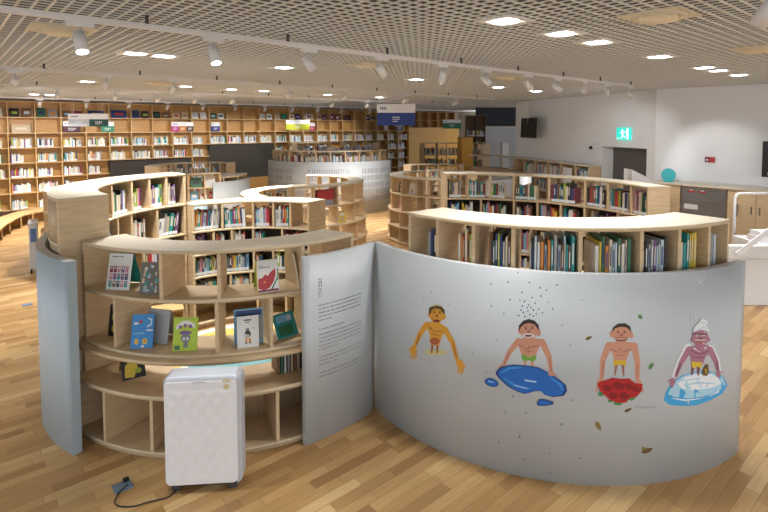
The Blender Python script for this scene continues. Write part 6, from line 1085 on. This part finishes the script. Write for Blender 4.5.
b = STUFF.build('shelved_books', [COVER[k] for k in SK] + [LABELW]); b['kind'] = 'stuff'; b['label'] = 'rows of books on the distant shelves and far wall bookcases'; b['category'] = 'books'

# ------------------------------------------------------------------ wall fittings
tvm = thing('television', LW(4.45, -.27, 2.1), 'black flat television hung from the ceiling on the white wall', 'television', 'wall televisions')
def panel_lw(b, t0, t1, e0, e1, z0, z1, tilt=0): return lwbox(b, t0, t1, e0, e1, z0, z1)
b = MB(); p = [LW(4.95, -.22, 2.2), LW(3.85, -.42, 2.2), LW(3.85, -.37, 2.2), LW(4.95, -.17, 2.2)]
b.hexa([(x, y, 2.17) for x, y, _ in p] + [(x + .03, y + .03, 2.74) for x, y, _ in p]); b.build('screen', [BLACK], tvm, bevel=.006)
c0 = LW(4.45, -.27, 0); b = MB(); b.cyl((c0[0], c0[1], 2.6), (c0[0], c0[1], CEIL), .018); b.cyl((c0[0] + .06, c0[1] - .2, 2.68), (c0[0] + .06, c0[1] - .2, CEIL), .012) if 0 else None; b.build('ceiling_pole', [WHITEG], tvm)
tv2 = thing('television', (*SN(10.85, 2.3), 1.6), 'black flat television on the right wall at the frame edge', 'television', 'wall televisions')
b = MB(); b.sn(10.84, 10.90, 1.5, 2.47, 1.62, 2.24); b.build('screen', [BLACK], tv2, bevel=.006)
b = MB(); b.sn(10.835, 10.84, 2.33, 2.38, 1.66, 1.71); b.build('sticker', [WHITEG], tv2)
b = MB(); b.sn(10.90, 11.058, 1.8, 2.1, 1.8, 2.05); b.build('wall_bracket', [DGREY], tv2)
al = thing('fire_alarm', (*SN(11.05, 3.34), 1.86), 'small red and black fire alarm fitting on the right wall', 'alarm')
b = MB(); b.sn(11.02, 11.058, 3.33, 3.41, 1.82, 1.92); b.build('alarm_plate', [COVER['maroon']], al); b = MB(); b.sn(11.02, 11.058, 3.25, 3.325, 1.82, 1.92); b.build('call_box', [COVER['red']], al)
b = MB(); b.sn(11.012, 11.02, 3.35, 3.39, 1.85, 1.88); b.build('button', [WHITEG], al)
ex = thing('exit_sign', LW(.87, -.04, 2.34), 'glowing green exit sign with a running figure above the grey door', 'exit sign')
b = MB(); lwbox(b, .68, 1.08, -.06, -.004, 2.20, 2.47); b.build('sign_box', [mat('exit_green', (.02, .42, .38), .4, emit=(.03, .62, .52), estr=.9)], ex)
gw = mat('exit_white', (.8, .9, .88), .4, emit=(.8, 1, .95), estr=.9); b = MB()
def exq(pts): b.add([LW(1.08 - .4 * u, -.063, 2.20 + .27 * v) for u, v in pts], [tuple(range(len(pts)))])
exq(EL(.47, .80, .06, .09)); exq([(.40, .70), (.52, .72), (.58, .45), (.46, .40)]); exq([(.46, .44), (.56, .42), (.70, .25), (.66, .16), (.52, .32)]); exq([(.46, .42), (.52, .38), (.42, .10), (.28, .12), (.30, .18), (.40, .2)]); exq([(.50, .70), (.55, .66), (.70, .58), (.72, .64), (.58, .74)]); exq([(.41, .70), (.44, .64), (.30, .50), (.26, .56)]); exq([(.78, .08), (.95, .08), (.95, .92), (.78, .92)]); exq([(.05, .1), (.2, .1), (.2, .16), (.05, .16)])
b.build('running_figure', [gw], ex)
cc = thing('security_camera', LW(1.78, -.1, 2.0), 'small white security camera with dark lens on the wall by the door', 'camera')
b = MB(); p = LW(1.78, -.12, 2.04); b.cyl(LW(1.78, 0, 2.04), p, .03, .03, 12); b.cyl(p, (p[0] - .1, p[1] - .1, 2.0), .05, .05, 14); b.build('housing', [WHITE], cc)
b = MB(); b.cyl((p[0] - .1, p[1] - .1, 2.0), (p[0] - .112, p[1] - .112, 1.995), .042, .042, 14); b.build('lens', [BLACK], cc)

# ------------------------------------------------------------------ hanging signs
def sign(loc, w, hw, hc, panels, label, group='hanging section signs', white_text=True, rods=True):
    r = thing('hanging_sign', loc, label, 'sign', group)
    b = MB(); b.box(-w / 2, w / 2, -.012, .012, hc, hc + hw); b.build('white_header', [WHITE], r, local=True)
    b = MB()
    for i in range(4): b.box(-w * .42 + i * w * .045, -w * .39 + i * w * .045, -.0135, -.012, hc + hw * .35, hc + hw * .65)
    b.build('header_mark', [mat('logo_blue', (.10, .17, .34), .5)], r, local=True)
    x = -w / 2
    for i, (fr, col) in enumerate(panels):
        x1 = x + w * fr; b = MB(); b.box(x, x1, -.012, .012, 0, hc); b.build('colour_band', [col], r, local=True)
        m = (x + x1) / 2; b = MB(); g = min(.035, (x1 - x) * .09)
        for k in range(4):
            cx = m + (k - 1.5) * g * 1.35
            b.box(cx - g / 2, cx + g / 2, -.0145, -.012, hc * .60, hc * .67); b.box(cx - g * .1, cx + g * .1, -.0145, -.012, hc * .45, hc * .75); b.box(cx - g / 2, cx + g / 2, -.0145, -.012, hc * .45, hc * .5)
        b.box(m - g * 2.4, m + g * 1.2, -.0145, -.012, hc * .30, hc * .36)
        b.build('band_text', [WHITE], r, local=True); x = x1
    if rods:
        for sx in (-w * .36, w * .36):
            b = MB(); b.cyl((sx, 0, hc + hw), (sx, 0, CEIL - loc[2]), .004, .004, 6); b.build('hanging_wire', [LGREY], r, local=True)
    return r
def sc(n, c): return mat('sign_' + n, c, .45)
sign((.305, 13.0, 2.52), .96, .22, .32, [(1, sc('blue', (.012, .035, .24)))], 'largest hanging sign, blue with white header, above the slotted partition')
sign((-7.55, 13.2, 2.50), 1.02, .14, .18, [(.53, sc('pale_blue', (.55, .60, .68))), (.47, sc('dark_green', (.01, .07, .055)))], 'hanging sign with pale blue and dark green halves at the left')
sign((-3.0, 18.0, 2.38), .82, .14, .20, [(1, sc('yellow_green', (.42, .44, .03)))], 'hanging sign with a yellow-green band before the far bookcases')
sign((2.42, 18.4, 2.42), .64, .12, .20, [(1, sc('emerald', (.01, .19, .085)))], 'hanging sign with an emerald green band before the amber wall')
def shelf_sign(s, w, z, cols, label):
    x, y = SN(s, 16.585); r = sign((x, y, z), w, .13, .17, [(1 / len(cols), c) for c in cols], label, 'shelf section signs', rods=False); r.rotation_euler = (0, 0, ROT)
shelf_sign(2.85, .42, 2.335, [sc('maroon', (.06, .008, .03))], 'maroon shelf sign on the far bookcase, left of the pale blue and green sign')
shelf_sign(3.75, .34, 2.335, [sc('green', (.015, .22, .12))], 'green shelf sign low behind the pale blue and dark green hanging sign')
shelf_sign(5.9, .68, 2.335, [sc('magenta', (.42, .03, .22)), sc('orange', (.55, .20, .03)), sc('plum', (.05, .02, .02))], 'three-colour magenta, orange and plum shelf sign on the far bookcase')
shelf_sign(6.98, .28, 2.335, [sc('royal', (.015, .035, .20))], 'small royal blue shelf sign on the far bookcase')
shelf_sign(10.75, .26, 2.335, [sc('crimson', (.42, .015, .07))], 'small crimson shelf sign on the far bookcase')
shelf_sign(14.45, .20, 2.335, [sc('pewter', (.35, .36, .37))], 'small pewter shelf sign on the far bookcase, next to the indigo one')
shelf_sign(15.25, .40, 2.335, [sc('indigo', (.02, .02, .12))], 'indigo shelf sign on the far bookcase under the largest hanging sign')

# ------------------------------------------------------------------ ceiling fittings
def downlight(k, s, n, label, power=None):
    x, y = SN(s, n); r = thing('recessed_downlight', (x, y, CEIL), label, 'ceiling light', 'recessed downlights', ROT)
    b = MB(); 
    for q in ((-.15, .15, -.15, -.10), (-.15, .15, .10, .15), (-.15, -.10, -.10, .10), (.10, .15, -.10, .10)): b.box(*q, -.012, 0)
    b.build('frame', [WHITEG], r, local=True)
    b = MB(); b.cyl((0, 0, -.006), (0, 0, -.014), .10, .09, 24); b.build('lens', [LENS], r, local=True)
    l = lamp('downlight_lamp', 'AREA', (0, 0, -.03), power or DOWN_POWER, size=.18); l.parent = r
dls = [(1.56, 5.69), (1.84, 5.69), (1.92, 9.75), (1.74, 14.43), (2.05, 14.46), (3.54, 9.75), (3.34, 5.80), (4.51, 9.9), (5.22, 9.88), (6.99, 10.1), (3.06, 2.23), (3.82, 2.23), (4.45, 2.25), (5.87, 2.28), (7.38, 2.32), (7.91, 2.32), (8.82, 2.32), (5.79, 5.9), (8.12, 6.05), (9.66, 6.2), (8.6, 10.1)]
rows = {}
for s, n in dls: rows.setdefault(0 if n < 3 else 1 if n < 7 else 2 if n < 11 else 3, []).append((s, n))
RN = ['nearest row', 'second row', 'third row', 'farthest row']
for k, v in rows.items():
    for i, (s, n) in enumerate(sorted(v)): downlight(i, s, n, f'glowing square-framed downlight in the ceiling, {RN[k]}, {ORD[i]} from the left', DOWN_POWER * (.5 if k == 0 else .82 if k == 1 else 2.2))
def diffuser(s, n, w, label):
    x, y = SN(s, n); r = thing('ceiling_diffuser', (x, y, CEIL), label, 'air diffuser', 'ceiling air diffusers', ROT)
    b = MB(); b.box(-w, w, -w, w, -.012, 0); b.build('plate', [VENTM], r, local=True)
    b = MB(); b.lathe([(w * .86, -.013), (w * .84, -.03), (w * .72, -.018), (w * .62, -.016)], n=32); b.build('outer_ring', [VENTM], r, local=True)
    b = MB(); b.lathe([(w * .60, -.016), (w * .58, -.045), (w * .2, -.05), (.001, -.05)], n=32); b.build('cone', [mat('diffuser_cone', (.70, .62, .46), .5)], r, local=True)
diffuser(3.70, 1.45, .20, 'cream round-in-square air diffuser near the upper right corner')
diffuser(.75, 4.66, .21, 'cream air diffuser at the upper left beside the bright spotlight')
diffuser(5.95, 1.40, .20, 'cream air diffuser cut by the right frame edge')
diffuser(3.95, 4.86, .20, 'cream air diffuser at mid ceiling behind the first track')
diffuser(6.6, 4.75, .2, 'small far cream air diffuser right of the middle of the ceiling')
diffuser(2.9, 9.2, .2, 'distant cream air diffuser between the far downlights')
def track(n, s0, s1, label, zoff=.06, slope=0.0):
    r = thing('lighting_track', (*SN((s0 + s1) / 2, n), CEIL - zoff), label, 'lighting track', 'ceiling lighting tracks')
    q = [SN(s0, n - .018), SN(s0, n + .018), SN(s1, n + slope + .018), SN(s1, n + slope - .018)]
    b = MB(); b.hexa([(x, y, CEIL - zoff - .035) for x, y in q] + [(x, y, CEIL - zoff) for x, y in q]); b.build('rail', [WHITEG], r)
    k = 0; s = s0 + .3
    while s < s1:
        b = MB(); x, y = SN(s, n + slope * (s - s0) / (s1 - s0)); b.cyl((x, y, CEIL - zoff), (x, y, CEIL + .02), .012, .012, 8); b.build('hanger', [DGREY], r); s += 1.1
track(3.66, -2.5, 8.9, 'first white lighting track, crossing the ceiling from upper left to the right wall', slope=.2)
track(7.25, -1.5, 10.5, 'second white lighting track across the middle of the ceiling', slope=.7)
track(10.35, -1.2, 11.5, 'third white lighting track, farther back', slope=.4)
track(14.9, -.5, 14, 'farthest white lighting track in front of the far bookcases')
def spot(s, n, yaw, pitch, lit, label, power=SPOT_POWER, target=None, angle=50):
    x, y = SN(s, n); z = CEIL - .095
    r = thing('track_spotlight', (x, y, z), label, 'spotlight', 'track spotlights', ROT)
    b = MB(); b.box(-.075, .075, -.018, .018, -.032, 0); b.build('adapter', [WHITEG], r, local=True)
    d = Vector((cos(yaw) * cos(pitch), sin(yaw) * cos(pitch), -sin(pitch)))
    if target is not None:
        t = Vector(target) - Vector((x, y, z - .13)); t = Matrix.Rotation(-ROT, 3, 'Z') @ t; d = t.normalized()
    c = Vector((0, 0, -.125))
    b = MB(); b.cyl((0, 0, -.032), (0, 0, -.12), .009, .012, 8); b.build('stem', [LGREY], r, local=True)
    b = MB(); b.cyl(c - d * .07, c - d * .062, .028, .036, 20); b.cyl(c - d * .062, c + d * .07, .036, .038, 20); b.build('housing', [WHITEG], r, local=True)
    b = MB(); b.cyl(c + d * .0702, c + d * .073, .034, .034, 20); b.build('lens', [LENS if lit else LGREY], r, local=True)
    if lit and power:
        l = lamp('spot_lamp', 'SPOT', c + d * .09, power, size=.04, target=c + d * 2, angle=angle, blend=.6); l.parent = r
HD = [(.70, True, (-1.0, 2.6, 0)), (1.57, True, (-.35, 3.1, 0)), (2.40, False, (1.2, 4.8, 0)), (3.22, True, (1.6, 7.6, .5)), (4.09, True, (.5, 8.0, 0)), (4.86, False, (2.9, 5.3, 1)), (5.73, True, (3.2, 7.5, 1)),
      (6.44, False, (6, 7, 0)), (7.2, True, (4.9, 12.6, 1.5)), (7.94, True, (5.4, 11.3, 1.6)), (8.75, True, (6.2, 9.6, 1.6))]
for i, (s, lit, tg) in enumerate(HD): spot(s, 3.66 + .2 * (s + 2.5) / 11.4, 0, 0, lit, f'white cylinder spotlight on the first track, {ORD[i]} from the left', target=tg, power=SPOT_POWER * (2.6 if i in (0, 8, 9, 10) else 1))
for i, (s, lit) in enumerate([(.71, False), (1.68, False), (2.55, True), (4.48, False), (5.7, True), (7.3, True), (8.95, False)]):
    n = 7.25 + .7 * (s + 1.5) / 12
    x, y = SN(s, n + 4.5); spot(s, n, 0, 0, lit, f'white cylinder spotlight on the second track, {ORD[i]} from the left', target=(x - .6, y, .8))
for i, s in enumerate([1.59, 2.51, 3.26, 4.0, 4.82, 7.49, 8.64, 10.06]):
    x, y = SN(s, 15); spot(s, 10.36 + .4 * (s + 1.2) / 12.7, 0, 0, i % 2 == 0, f'white cylinder spotlight on the third track, {ORD[i]} from the left', target=(x, y, 1.2), power=60, angle=75)
for i, s in enumerate([.9, 1.9, 2.9, 3.9, 4.9, 5.9, 6.9, 7.9, 8.9, 9.9, 10.9, 12.2]):
    x, y = SN(s, 16.7); spot(s, 14.9, 0, 0, True, f'white cylinder spotlight on the farthest track, {ORD[i]} from the left', target=(x, y, 1.5), power=58, angle=85)
spot(2.9, .66, 0, 0, False, 'big grey cylinder spotlight cut by the upper right corner of the frame', target=(1.2, 5, 0))
